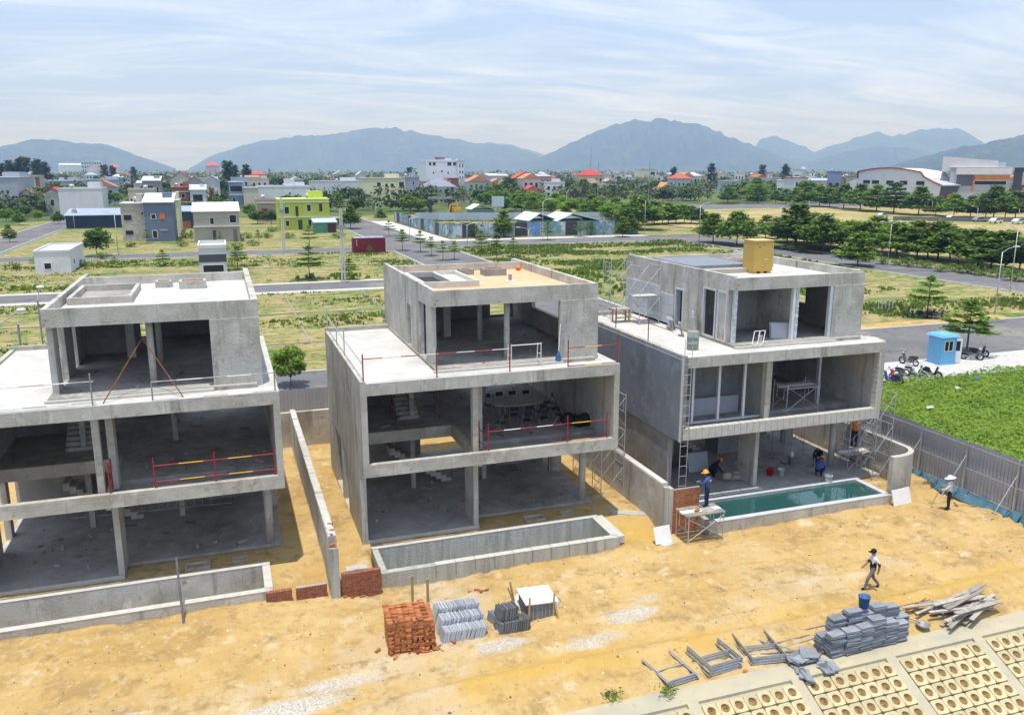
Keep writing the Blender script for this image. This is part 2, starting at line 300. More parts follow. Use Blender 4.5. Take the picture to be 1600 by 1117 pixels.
# ================================================================== SETTING
def vnoise(x, y, seed=0):
    x = np.asarray(x, float); y = np.asarray(y, float); xi = np.floor(x).astype(int); yi = np.floor(y).astype(int); fx = x-xi; fy = y-yi
    def h(a, b):
        q = (a*374761393 + b*668265263 + seed*974711) & 0x7fffffff; q = (q ^ (q >> 13))*1274126177 & 0x7fffffff; return ((q ^ (q >> 16)) & 0xffff)/65535.0
    u = fx*fx*(3-2*fx); v = fy*fy*(3-2*fy)
    return (h(xi,yi)*(1-u)+h(xi+1,yi)*u)*(1-v)+(h(xi,yi+1)*(1-u)+h(xi+1,yi+1)*u)*v
def fbm(x, y, oct=4, seed=0):
    s = 0; a = .5; t = 0
    for i in range(oct): s = s+a*vnoise(x*2**i, y*2**i, seed+i); t += a; a *= .5
    return s/t
def sheet(name, rects, z, m, kind='structure'):
    mb = MB()
    for r in rects:
        if len(r) == 4 and not isinstance(r[0], tuple): x0,y0,x1,y1 = r; mb.add([(x0,y0,z),(x1,y0,z),(x1,y1,z),(x0,y1,z)], [(0,1,2,3)])
        else: mb.add([(x,y,z) for x,y in r], [tuple(range(len(r)))])
    o = mb.build(name, M[m]); o['kind'] = kind; return o
sheet('ground', [(-14000,34,-61,15500),(-14000,-12.2,-61,34),(300,-12.2,14000,15500),(-61,260,300,15500),(104.3,-12.2,300,260),(-61,-12.2,-26,21),(62,-12.2,104.3,16.2),(92,16.2,104.3,21.5)], -.32, 'plain')
sheet('river', [(-14000,-390,14000,-25.9)], -7.4, 'water')
sheet('river_bank', [((-14000,-12.2),(-26,-12.2),(-26,-26),(-14000,-26)),((30.4,-12.2),(14000,-12.2),(14000,-26),(30.4,-26))], -.5, 'plain')
sheet('grass_plot', [(-61,34,26.4,79.4),(-44,87.6,26.4,130.4),(-44,140.6,26.4,260),(-61,87.6,-53.6,260)], -.05, 'lotgrass')
sheet('grass_plot', [(39.1,34.2,92.4,130.5),(39.1,130.5,84,135)], -.054, 'lotgrass')
sheet('grass_plot', [(39.1,148.6,115,260)], -.058, 'lotgrass')
sheet('dry_field', [(116.5,40,300,300)], -.06, 'dryfield')
sheet('grass_verge', [(104.6,30,116,163)], -.062, 'lotgrass')
sheet('road', [(-61,21.6,300,33.6)], -.150, 'asphalt')
sheet('road', [(27,33.6,38.5,260)], -.146, 'asphalt')
sheet('road', [(-61,80,27,87)], -.142, 'asphalt')
sheet('road', [(-61,131,27,140)], -.138, 'asphalt')
sheet('road', [(38.5,136,84,148),((84,136),(93,130),(104,130),(108,138),(116,165),(300,185),(300,200),(104,178),(92,148),(84,148))], -.134, 'asphalt')
sheet('road', [(93,33.6,104,130)], -.130, 'asphalt')
sheet('road', [(-53,87,-45,131),(-53,140,-45,260)], -.126, 'asphalt')
sheet('road', [(150,262,300,300)], -.05, 'asphalt')
sheet('pavement', [(38.9,150,44.2,228),(44.2,148.6,92,152.4)], -.03, 'pave')
sheet('gravel_strip', [(30.2,16.2,92,21.5)], -.10, 'gravel')
sheet('gravel_verge', [(-44,78.2,26.4,79.9)], -.03, 'gravel')
sheet('gravel_verge', [(-44,87.2,26.4,88.6)], -.03, 'gravel')
sheet('sand_verge', [(40,33.7,75,36.2)], -.03, 'sand')
mb = MB()
for x0,y0,x1,y1 in [(-61,79.75,27,80),(-61,87,27,87.25),(-61,130.75,27,131),(-44,140,27,140.25),(26.75,34,27,79.7),(26.75,87.3,27,130.7),(26.75,140.3,27,258),(38.5,34,38.75,135.5),(38.5,148.5,38.75,258),(38.8,148,92,148.25),
    (38.8,135.7,84,135.95),(92.7,34,92.95,129.5),(104,34,104.25,129.5),(-61,33.6,26.7,33.85),(38.8,33.6,92.6,33.85),(-45,87.3,-44.75,130.7),(-45,140.3,-44.75,258),(-53.3,87.3,-53.05,258)]:
    mb.box(x0,y0,-.3,x1,y1,.0)
tag(mb.build('kerb', M['kerb']), kind='structure')
# plot kerbs: thin concrete lines that divide the empty plots
mb = MB()
for x0,y0,x1,y1 in [(-40,61.9,26,62.15),(-40,45,26,45.2),(-40,108,26,108.2)]: mb.box(x0,y0,-.2,x1,y0+.14,.03)
for x in (-27,-12.3,2.2,12.0): mb.box(x,46,-.2,x+.13,78,.025)
tag(mb.build('plot_kerb', M['concrete_dark']), kind='structure')

# --- sand yard, heaped and rutted, with grey gravel spilled on it
POOLS = [(-14.45+.2, -4.2), (.1, 10.65), (14.85, 25.3)]     # x range of the three pools
def sand_h(x, y):
    h = -.52 + .10*(fbm(x*.22, y*.22, 3, 3)-.5)*2 + .10*(fbm(x*.9, y*.9, 3, 5)-.5) + .09*(fbm(x*2.6, y*2.6, 3, 9)-.5)
    h = h + .26*np.exp(-((x+12)/6)**2 - ((y+2.6)/1.6)**2) + .12*np.exp(-((x+5.5)/2.5)**2-((y+2.4)/1.2)**2)
    h = h - .18*np.exp(-((x-2)/2.5)**2-((y+2.6)/1.2)**2) + .10*np.exp(-((x-11.9)/1.1)**2-((y+1.8)/1.0)**2)
    h = h + .10*np.exp(-((x-23)/4)**2-((y+2.5)/1.5)**2)
    for hx, hy, hr, ha in ((-9.5,-5.2,.9,.22),(-3.2,-5.6,.7,.16),(9.2,-4.0,.8,.2),(20.8,-5.2,.9,.16),(13.6,-7.2,.6,.12),(3.6,-3.9,.6,.14),(25.5,-8,.9,.18),(-12.5,-7.2,.8,.2)): h = h + ha*np.exp(-((x-hx)/hr)**2-((y-hy)/(hr*.6))**2)*(.7+.6*fbm(x*2.2, y*2.2, 3, 55))
    # wheel ruts along the bank
    for c, w, a in ((-8.9,.3,-.11),(-9.5,.25,.09),(-10.2,.3,-.11),(-7.9,.3,-.05)): h = h + a*np.exp(-((y-c-.15*np.sin(x*.35))/w)**2)
    for c0, c1, ph in ((-7.0,.035,.6),(-6.55,.035,.6),(-5.1,-.02,2.1),(-4.7,-.02,2.1),(-8.3,.012,4.0),(-10.6,.0,1.0)):       # tyre tracks
        yc = c0+c1*(x-5)+.22*np.sin(x*.21+ph); h = h + (-.045+.02*np.sin(x*22))*np.exp(-((y-yc)/.12)**2) + .03*np.exp(-((np.abs(y-yc)-.22)/.09)**2)
    fp = vnoise(x*3.3, y*3.3, 77); h = h - .07*np.clip((fp-.72)/.12, 0, 1)                                                    # footprints
    # between and under the houses it is higher
    k = np.clip((y+1.6)/1.4, 0, 1); h = h*(1-k) + (-.12+.08*(fbm(x*.8, y*.8, 3, 21)-.5))*k
    k2 = np.clip((y-6)/6, 0, 1); h = h - .22*k2
    k3 = np.clip((x-26.3)/1.2, 0, 1)*np.clip((y+4)/2, 0, 1); h = h - .25*k3
    k4 = np.clip((-10.7-y)/.8, 0, 1); h = h*(1-k4) + (-.74)*k4
    for a, b in POOLS: h = np.where((x > a) & (x < b) & (y > -1.95) & (y < .42), -1.9, h)
    for ox in (-14.487, 0, 14.57):
        h = np.where((x > ox+.12) & (x < ox+5.1) & (y > 1.25) & (y < 11.5), -.6, h); h = np.where((x > ox+5) & (x < ox+11.1) & (y > 2.3) & (y < 11.5), -.6, h)
    return h
xs = np.arange(-26, 30.3, .15); ys = np.arange(-11.75, 21.7, .15); XX, YY = np.meshgrid(xs, ys); HH = sand_h(XX, YY)
nx, ny = len(xs), len(ys); me = bpy.data.meshes.new('sand_yard')
idx = np.arange(nx*ny).reshape(ny, nx); q = np.stack([idx[:-1,:-1], idx[:-1,1:], idx[1:,1:], idx[1:,:-1]], -1).reshape(-1, 4)
me.from_pydata(np.stack([XX, YY, HH], -1).reshape(-1, 3).tolist(), [], q.tolist()); me.polygons.foreach_set('use_smooth', [True]*len(q))
at = me.attributes.new('gravel', 'FLOAT', 'POINT'); gv = np.zeros_like(XX)
rag = fbm(XX*1.1, YY*2.0, 4, 31)
for gx, gy, rx, ry, s in [(-4.2,-8.6,2.4,.5,1),(-2.2,-7.9,1.6,.35,.9),(-8.6,-7.6,1.3,.5,.6),(6.6,-8.2,1.4,.5,.8),(8.3,-7.1,1.5,.6,.9),(9.6,-6.3,1.0,.4,.8),(3.3,-7.6,1.1,.5,.9),(-7.6,-8.4,1.2,.4,.8),(11.5,-8.6,2,.4,.4),(-6.8,-8.9,.8,.3,.7),(21,-7,1.5,.6,.45),(16,-4.2,2.5,.7,.35),(-1,-4.2,1.6,.5,.35),(24,-6,1.4,.5,.4)]:
    d = ((XX-gx)/rx)**2 + ((YY-gy)/ry)**2; gv = np.maximum(gv, s*np.clip(1.5-d-1.6*(rag-.35), 0, 1))
at.data.foreach_set('value', gv.ravel().astype(np.float32))
at2 = me.attributes.new('rut', 'FLOAT', 'POINT')
rt = .85*np.exp(-((YY+9.4-.15*np.sin(XX*.35))/.8)**2)*np.clip(2.4*(fbm(XX*.5, YY*1.6, 4, 44)-.30), 0, 1); rt = rt + .8*np.exp(-((XX-11.9)/1.2)**2-((YY+1.3)/1.2)**2)
at2.data.foreach_set('value', np.clip(rt, 0, 1).ravel().astype(np.float32))
ms = M['sand']; n = ms.node_tree.nodes; l = ms.node_tree.links; bs = n['Principled BSDF']; src = bs.inputs['Base Color'].links[0].from_socket
def attr_mix(src, name, colr):
    a = n.new('ShaderNodeAttribute'); a.attribute_name = name; m_ = n.new('ShaderNodeMixRGB'); l.new(a.outputs['Fac'], m_.inputs[0]); l.new(src, m_.inputs[1]); m_.inputs[2].default_value = (*colr, 1); return m_.outputs[0]
src = attr_mix(src, 'rut', (.50,.32,.075)); tcs = n.new('ShaderNodeTexCoord'); ng = n.new('ShaderNodeTexNoise'); ng.inputs['Scale'].default_value = 2.2; ng.inputs['Detail'].default_value = 8; ng.inputs['Roughness'].default_value = .75; l.new(tcs.outputs['Object'], ng.inputs[0])
ag = n.new('ShaderNodeAttribute'); ag.attribute_name = 'gravel'; ad = n.new('ShaderNodeMath'); ad.operation = 'ADD'; l.new(ag.outputs['Fac'], ad.inputs[0]); l.new(ng.outputs[0], ad.inputs[1]); mr2 = n.new('ShaderNodeMapRange'); mr2.inputs[1].default_value = .80; mr2.inputs[2].default_value = 1.55; l.new(ad.outputs[0], mr2.inputs[0])
ng2 = n.new('ShaderNodeTexNoise'); ng2.inputs['Scale'].default_value = 14; ng2.inputs['Detail'].default_value = 3; l.new(tcs.outputs['Object'], ng2.inputs[0]); gr = n.new('ShaderNodeValToRGB'); gr.color_ramp.elements[0].position = .38; gr.color_ramp.elements[1].position = .62; gr.color_ramp.elements[0].color = (.36,.33,.27,1); gr.color_ramp.elements[1].color = (.56,.53,.47,1); l.new(ng2.outputs[0], gr.inputs[0])
mg = n.new('ShaderNodeMixRGB'); l.new(mr2.outputs[0], mg.inputs[0]); l.new(src, mg.inputs[1]); l.new(gr.outputs[0], mg.inputs[2]); l.new(mg.outputs[0], bs.inputs['Base Color'])
me.materials.append(ms); o = link('sand_yard', me); o['kind'] = 'structure'
# pebbles, chips and scraps strewn over the sand
N = 2600; px = rng.uniform(-15, 28.5, N); py = rng.uniform(-11.2, -2.1, N); pz = sand_h(px, py); s_ = rng.uniform(.010, .030, N)*rng.choice([1,1,1,1.8], N)
mb = MB()
for a, b, c, s in zip(px, py, pz, s_):
    t = random.random()*3.1; dx, dy = math.cos(t)*s*1.5, math.sin(t)*s*1.5
    mb.add([(a-dx,b-dy,c-.01),(a+dy*.6,b-dx*.6,c-.01),(a+dx,b+dy,c-.01),(a-dy*.6,b+dx*.6,c-.01),(a,b,c+s*.9)], [(0,1,4),(1,2,4),(2,3,4),(3,0,4)], random.choice((0,0,0,1,1,2,2,3)))
o = mb.build('stones_on_sand', [mat('pebble_tan', (.42,.31,.16)), mat('pebble_grey', (.42,.41,.39)), mat('pebble_dark', (.15,.12,.09)), mat('pebble_white', (.68,.66,.62))]); tag(o, 'scattered pebbles, chips and rubble on the sand', 'pebbles', kind='stuff')

# --- revetment: bank edge, ribs and cream blocks with soil-filled holes
SL = math.tan(R(25.5)); RV0 = -12.25
def rz(y): return -.72 + (y-RV0)*SL
mb = MB(); mb.prof([(-11.5,-.9),(-11.45,-.70),(-12.0,-.70),(RV0,-.73),(RV0-.02,-.95),(-11.6,-1.2)], 0, -26, 30.4)
rev = mb.build('revetment', M['revet']); rev['kind'] = 'structure'
mb = MB(); mb.add([(-26,RV0,rz(RV0)-.10),(30.4,RV0,rz(RV0)-.10),(30.4,-26,rz(-26)-.10),(-26,-26,rz(-26)-.10)], [(0,3,2,1)])
mb.build('slope_bed', M['revet'], rev)
RIBS = [8.1-3.85*k for k in range(3,0,-1)] + [8.1+3.85*k for k in range(5)] + [27.35]
for x in RIBS:
    mb = MB(); mb.hexa([(x-.2,-20,rz(-20)-.1),(x+.2,-20,rz(-20)-.1),(x+.2,RV0,rz(RV0)-.1),(x-.2,RV0,rz(RV0)-.1),(x-.2,-20,rz(-20)+.04),(x+.2,-20,rz(-20)+.04),(x+.2,RV0,rz(RV0)+.012),(x-.2,RV0,rz(RV0)+.012)])
    mb.build('rib', M['revet'], rev)
# one block: rounded square plate with a round hole
mb = MB(); hs = .243; NB = 16; ang = [2*math.pi*i/NB for i in range(NB)]
def sq(a, s): c, d = math.cos(a), math.sin(a); k = (abs(c)**9+abs(d)**9)**(-1/9); return s*c*k, s*d*k
ot = [(*sq(a, hs), .03) for a in ang]; ob = [(*sq(a, hs+.004), -.06) for a in ang]; it = [(.145*math.cos(a), .145*math.sin(a), .03) for a in ang]; ib = [(.135*math.cos(a), .135*math.sin(a), -.06) for a in ang]
for i in range(NB):
    j = (i+1) % NB; mb.add([ot[i],ot[j],it[j],it[i]], [(0,1,2,3)]); mb.add([ob[i],ob[j],ot[j],ot[i]], [(0,1,2,3)]); mb.add([it[i],it[j],ib[j],ib[i]], [(0,1,2,3)])
mb.add([(.14*math.cos(a),.14*math.sin(a),-.035+.02*math.sin(3*a)) for a in ang], [tuple(range(NB))], 1)
blk = mb.mesh('block', [M['block'], M['soil']]); cnt = 0
for k, x in enumerate(RIBS[:-1]):
    for c in range(7):
        for r_ in range(9):
            bx = x+.2+.495*(c+.5)+.02; by = RV0-.14-.47*(r_+.5)
            v = Vector((bx, by, rz(by))) - CAM; zc = v.dot(FW); ix = 800+FPX*v.dot(RT)/zc; iy = 558.5-FPX*v.dot(UP)/zc
            if not (-60 < ix < 1680 and iy < 1165): continue
            b = link('block', blk, rev, (bx+random.uniform(-.01,.01), by, rz(by)+random.uniform(-.004,.006))); b.rotation_euler = (math.atan(SL), 0, random.uniform(-.04,.04)); cnt += 1
# crumbs of soil and dry leaves in the holes
mb = MB()
for k, x in enumerate(RIBS[:-1]):
    for c in range(7):
        for r_ in range(9):
            bx = x+.2+.495*(c+.5)+.02; by = RV0-.14-.47*(r_+.5)
            for q in range(3):
                a = bx+random.uniform(-.09,.09); b = by+random.uniform(-.09,.09); z = rz(b)-.045; s = random.uniform(.02,.055)
                mb.add([(a-s,b,z),(a,b-s,z),(a+s,b,z),(a,b+s,z),(a,b,z+s*random.uniform(.5,1.6))], [(0,1,4),(1,2,4),(2,3,4),(3,0,4)], random.choice((0,0,1)))
tag(mb.build('soil_crumbs', [M['soil'], mat('dead_leaf', (.16,.10,.04))]), 'dark soil and dead leaves lying in the revetment holes', 'soil', kind='stuff')

# --- green lot, thick with creepers
def lot_h(x, y): return -.25+.45*fbm(x*.25, y*.25, 3, 61)
xs = np.arange(30.2, 62, .8); ys = np.arange(-20, 16.4, .8); XX, YY = np.meshgrid(xs, ys); HH = lot_h(XX, YY); HH[YY > 15.6] = -.12; idx = np.arange(XX.size).reshape(XX.shape)
q = np.stack([idx[:-1,:-1], idx[:-1,1:], idx[1:,1:], idx[1:,:-1]], -1).reshape(-1, 4); me = bpy.data.meshes.new('green_lot'); me.from_pydata(np.stack([XX,YY,HH],-1).reshape(-1,3).tolist(), [], q.tolist()); me.materials.append(M['lush']); link('green_lot', me)['kind'] = 'structure'
def leafquads(P, size, tilt=.6, aspect=.7):
    n = len(P); a = rng.uniform(0, 2*np.pi, n); t = rng.normal(0, tilt, n); b = rng.uniform(0, 2*np.pi, n)
    u = np.stack([np.cos(a), np.sin(a), np.zeros(n)], -1); nrm = np.stack([np.sin(t)*np.cos(b), np.sin(t)*np.sin(b), np.cos(t)], -1)
    u = u - nrm*(u*nrm).sum(-1, keepdims=True); u /= np.linalg.norm(u, axis=-1, keepdims=True)+1e-9; w = np.cross(nrm, u)
    s = (np.asarray(size)*np.ones(n))[:, None]; u = u*s; w = w*s*aspect
    return np.stack([P-u*.9-w*.25, P+w*.8-u*.1, P+u, P-w*.8+u*.1], 1)
n_ = 75000; P = np.stack([rng.uniform(30.3, 62, n_), rng.uniform(-14, 16.3, n_), np.zeros(n_)], -1); bare = fbm(P[:,0]*.22, P[:,1]*.22, 3, 71)
keep = (bare > .30) & ~((P[:,0] > 42) & (P[:,1] < 4) & (bare < .5)); P = P[keep]; P[:,2] = lot_h(P[:,0], P[:,1])+rng.uniform(.02, .30, len(P))*(.4+fbm(P[:,0]*.8, P[:,1]*.8, 2, 73))
o = link('creeper_leaves', quads('creeper_leaves', leafquads(P, rng.uniform(.06,.15,len(P)), .55), M['leaf_lush'])); tag(o, 'bright green creepers covering the lot beyond the metal fence', 'creepers', kind='stuff')
# weeds and rough grass on the plots (tufts, joined: nobody could count them)
def tufts(name, label, boxes, per, hgt_, m, seed):
    allq = []
    for (x0,y0,x1,y1) in boxes:
        n = int((x1-x0)*(y1-y0)*per); X = rng.uniform(x0, x1, n); Y = rng.uniform(y0, y1, n); d = fbm(X*.09, Y*.16, 4, seed); k = rng.random(n) < np.clip((d-.40)/.22, 0, 1)**1.6; X = X[k]; Y = Y[k]
        n = len(X); hh = rng.uniform(.5, 1, n)*hgt_*(.35+1.1*np.clip(d[k]-.42, 0, .4)/.4)
        for rep in range(3):
            a = rng.uniform(0, 2*np.pi, n); w = hh*rng.uniform(.5, .9, n); lx = np.cos(a)*w; ly = np.sin(a)*w; bx = X+rng.normal(0,.15,n); by = Y+rng.normal(0,.15,n); tx = rng.normal(0,.3,n)*hh; ty = rng.normal(0,.3,n)*hh
            z0 = np.full(n, -.08); allq.append(np.stack([np.stack([bx-lx,by-ly,z0],-1), np.stack([bx+lx,by+ly,z0],-1), np.stack([bx+lx*.5+tx,by+ly*.5+ty,hh],-1), np.stack([bx-lx*.5+tx,by-ly*.5+ty,hh*.85],-1)], 1))
    o = link(name, quads(name, np.concatenate(allq), m)); tag(o, label, 'weeds', kind='stuff')
tufts('weeds', 'rough weeds and grass tufts on the empty plots', [(-40,36,26,78),(-43,89,26,130)], 2.2, .22, M['leaf_weed'], 81)
tufts('tall_weeds', 'tall green weeds on the big lot behind the houses', [(39.5,37,92,134),(46,155,92,222)], 2.2, .36, M['leaf_weed'], 83)
tufts('dark_weeds', 'darker bushy weeds behind the middle villa', [(39.5,60,58,104),(-40,88.6,26,94)], .5, .7, M['leaf_young'], 85)

# --- hills on the horizon, real ridges kilometres away
def ridge(pts, dist, depth, seed):
    xs_ = np.array([p[0] for p in pts], float); ys_ = np.array([p[1] for p in pts], float); n = 260; m = 26
    px = np.linspace(xs_[0], xs_[-1], n); py = np.interp(px, xs_, ys_)
    vs = []
    for j in range(m+1):
        t = -1+2*j/m
        for i in range(n):
            d = ray(px[i], 264.6); d = Vector((d.x, d.y, 0)).normalized(); dd = dist + t*depth*.5
            top = (264.6-py[i])/FPX*dist*1.035+10; prof_ = max(0, 1-abs(t)**1.1)
            sp = fbm(px[i]*.035+t*1.5, t*3.2+px[i]*.01, 4, seed); h = top*prof_*(1-.55*(1-prof_)*0-(sp-.5)*1.1*(1-prof_)) + (fbm(px[i]*.09, t*3, 5, seed+5)-.5)*top*.13
            vs.append((CAM.x+d.x*dd, CAM.y+d.y*dd, max(h, -5) if 0 < j < m else -5))
    fs = [(j*n+i, j*n+i+1, (j+1)*n+i+1, (j+1)*n+i) for j in range(m) for i in range(n-1)]
    me = bpy.data.meshes.new('hills'); me.from_pydata(vs, [], fs); me.materials.append(M['hill']); link('hills', me)['kind'] = 'structure'
ridge([(-260,262),(-160,246),(-60,238),(0,236),(55,227),(95,226),(120,230),(150,231),(178,234),(200,240),(235,251),(275,263)], 9000, 2600, 1)
ridge([(295,263),(330,247),(380,232),(430,222),(470,218),(520,216),(552,209),(585,205),(620,207),(650,211),(700,220),(745,226),(800,231),(840,243),(880,263)], 10500, 3400, 2)
ridge([(470,263),(500,243),(560,238),(620,246),(700,251),(760,226),(790,228),(850,243),(900,262)], 13500, 3000, 3)
ridge([(815,263),(860,240),(905,221),(950,204),(985,196),(1010,194),(1050,196),(1080,201),(1110,208),(1140,221),(1180,233),(1215,245),(1260,263)], 8800, 3000, 4)
ridge([(1150,263),(1185,225),(1205,217),(1230,225),(1270,240),(1310,230),(1345,219),(1368,216),(1390,222),(1420,216),(1455,212),(1490,213),(1510,221),(1560,240),(1640,250),(1750,240)], 12000, 3200, 5)
ridge([(1215,263),(1270,252),(1320,240),(1365,234),(1420,236),(1480,248),(1520,262)], 9500, 2200, 6)
ridge([(1375,263),(1420,252),(1470,241),(1500,234),(1530,233),(1555,227),(1590,222),(1640,220),(1720,208),(1800,214),(1900,240)], 5600, 1800, 7)
# --- haze: the humid air between here and the hills
mh = bpy.data.materials.new('haze'); mh.use_nodes = True; hn = mh.node_tree.nodes; hl = mh.node_tree.links; hn.remove(hn['Principled BSDF'])
pv = hn.new('ShaderNodeVolumePrincipled'); pv.inputs['Color'].default_value = (.36,.58,1,1); pv.inputs['Absorption Color'].default_value = (1,1,1,1); pv.inputs['Density'].default_value = 1.65e-4; pv.inputs['Anisotropy'].default_value = 0.0
hl.new(pv.outputs[0], hn['Material Output'].inputs['Volume'])
HAZE = MB().box(-15000,-400,-9,15000,16000,585).build('haze', mh); HAZE['kind'] = 'stuff'
# ================================================================== HOUSES
X3 = 14.57; X1 = -14.487
def house(ox, n):
    lab = {1: 'unfinished grey concrete villa cut off by the left picture edge', 2: 'unfinished concrete villa in the middle with orange-tinted roof screed', 3: 'concrete villa on the right with slate side cladding and a filled pool in front'}[n]
    H = thing('concrete_house', lab, 'house', (ox, 0, 0), 0, 'row of three concrete villas')
    c = M['concrete']; fl = M['floor_concrete']
    def P(name, fn, m=c, par=H, smooth=False):
        mb = MB(); fn(mb); return mb.build(name, m, par, smooth)
    def bx(name, *b, m=c, par=H): return MB().box(*b).build(name, m, par)
    # ground floor
    P('ground_slab', lambda b: b.prism([(.25,1.15),(5.2,1.15),(5.2,2.2),(11.25,2.2),(11.25,11.45),(.25,11.45)] if n != 3 else [(.25,.52),(12.3,.52),(12.3,11.45),(.25,11.45)], -.4, 0), fl)
    if n != 3: bx('slab_edge', .25,1.08,-.28,5.2,1.15,.03, m=M['edge'])
    ops = [(4.9,6.5,-.1,2.75),(7.0,9.1,-.1,2.8)] if n != 3 else []
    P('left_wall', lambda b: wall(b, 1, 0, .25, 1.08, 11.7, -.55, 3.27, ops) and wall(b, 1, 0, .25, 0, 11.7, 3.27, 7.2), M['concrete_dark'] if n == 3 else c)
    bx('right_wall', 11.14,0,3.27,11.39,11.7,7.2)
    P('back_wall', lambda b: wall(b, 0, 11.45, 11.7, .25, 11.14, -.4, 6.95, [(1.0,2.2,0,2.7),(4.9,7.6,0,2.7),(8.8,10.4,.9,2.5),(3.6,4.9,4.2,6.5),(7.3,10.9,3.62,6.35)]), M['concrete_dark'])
    bx('front_beam', .25,0,3.27,11.14,.25,3.8)
    bx('terrace_beam', .25,0,6.7,11.14,.25,7.2)
    P('first_floor', lambda b: b.prism([(.25,4.9),(5.1,4.9),(5.1,1.9),(11.14,1.9),(11.14,11.45),(.25,11.45)], 3.3, 3.62), fl)
    bx('balcony_floor', 5.1,.25,3.25,11.14,1.9,3.46, m=fl)
    bx('floor_beam', .25,4.72,3.1,5.1,4.9,3.64); bx('floor_beam', 4.92,.25,3.1,5.1,4.72,3.64)
    P('terrace_slab', lambda b: b.box(.25,.25,6.95,11.14,11.45,7.196))
    bx('terrace_screed', .22,.02,7.2,3.36,11.5,7.212, m=M['screed']); bx('terrace_screed', 3.36,.02,7.2,11.37,.78,7.212, m=M['screed']); bx('terrace_screed', 10.86,.78,7.2,11.37,11.5,7.212, m=M['screed'])
    bx('kerb', 0,.0,7.2,.2,11.5,7.30); bx('kerb', 0,11.5,7.2,3.36,11.7,7.42)
    # piers and columns
    bx('pier', 4.98,1.2,0,5.2,2.6,3.27); bx('pier', 10.67,6.5,-.3,11.36,6.75,3.27); bx('pier', 5.1,1.0,3.62,5.35,1.7,6.95); bx('pier', 4.72,.3,3.8,4.96,.62,6.7)
    for x, y in ((3.31,6.5),(7.02,6.6),(7.1,9.3)): bx('column', x,y,0,x+.22,y+.22,3.3)
    for x, y in ((7.02,6.6),(3.31,6.5)): bx('column', x,y,3.62,x+.22,y+.22,6.95)
    P('round_column', lambda b: b.tube((10.78,2.5,-.3), (10.78,2.5,3.3), .165, 16), c, H, True)
    for (x0, y0, z0, dx, dy, w, k) in ((5.45,6.9,0,-.26,0,1.0,12),(2.7,6.4,3.62,0,.27,1.05,12)):
        def st(b):
            for i in range(k):
                z = z0+.17*(i+1)
                if dx: b.box(x0+dx*(i+1), y0, max(z0, z-.34), x0+dx*i, y0+w, z)
                else: b.box(x0, y0+dy*i, max(z0, z-.34), x0+w, y0+dy*(i+1), z)
        P('stair', st)
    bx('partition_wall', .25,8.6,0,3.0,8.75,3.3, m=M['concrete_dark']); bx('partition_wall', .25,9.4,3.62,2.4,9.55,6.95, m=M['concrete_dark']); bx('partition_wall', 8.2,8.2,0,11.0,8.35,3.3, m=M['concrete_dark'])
    # upper storey
    bx('upper_floor', 3.3,.95,7.2,10.64,12.35,7.34, m=fl); bx('plinth', 3.22,.80,7.2,9.04,.95,7.31, m=M['edge'])
    P('upper_left_wall', lambda b: wall(b, 1, 3.36, 3.58, 1.82, 12.55, 7.2, 9.917, [(2.78,4.08,7.3,9.80),(5.9,6.7,7.3,9.3)]))
    P('upper_right_wall', lambda b: wall(b, 1, 10.64, 10.86, 1.25, 12.55, 7.2, 9.917, [(5.4,9.2,8.35,9.7)]))
    bx('upper_front_wall', 9.04,1.25,7.2,10.64,1.47,9.917)
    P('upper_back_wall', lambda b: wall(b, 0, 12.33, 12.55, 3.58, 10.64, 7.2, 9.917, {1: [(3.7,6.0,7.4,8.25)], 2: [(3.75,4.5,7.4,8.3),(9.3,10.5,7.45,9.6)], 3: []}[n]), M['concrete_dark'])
    bx('roof_slab', 3.36,1.3,9.917,10.86,12.55,10.20)
    bx('roof_screed', 3.52,1.45,10.2,10.62,10.8,10.215, m=M['screed_warm'] if n == 2 else M['screed'])
    bx('front_parapet', 3.36,1.3,10.2,10.86,1.46,10.6 if n != 3 else 10.52); bx('left_parapet', 3.36,1.46,10.2,3.54,12.55,10.6); bx('right_parapet', 10.62,1.46,10.2,10.86,12.55,10.6); bx('back_parapet', 3.54,10.8,10.2,10.62,11.0,10.6)
    if n != 3:
        for x, y, r in ((6.84,2.1,.13),(6.85,6.25,.13)): P('round_column', lambda b: b.tube((x,y,7.3), (x,y,9.93), r, 12), c, H, True)
        bx('column', 5.4,7.6,7.3,5.75,7.95,9.93); bx('partition_wall', 3.6,8.9,7.34,5.9,9.05,9.92, m=M['concrete_dark'])
        def kerbp(b):
            x1 = 6.4 if n == 2 else 6.1
            b.box(3.7,4.72,10.2,x1,4.9,10.5); b.box(3.7,8.7,10.2,x1,8.88,10.5); b.box(3.7,4.9,10.2,3.86,8.7,10.5); b.box(x1-.16,4.9,10.2,x1,8.7,10.5)
            if n == 2: b.box(5.12,4.9,10.2,5.28,8.7,10.48)
        P('skylight_kerb', kerbp, M['edge'] if n == 2 else c)
        bx('pit_floor_and_shade', 3.86,4.9,10.216,5.12 if n == 2 else 5.94,8.7,10.23, m=M['black'] if n == 2 else M['floor_concrete'])  # flat sheet; black on the middle villa paints the open pit's shaded inside
        if n == 2: bx('skylight_cover', 5.28,4.9,10.216,6.24,8.7,10.3, m=M['plywood'])
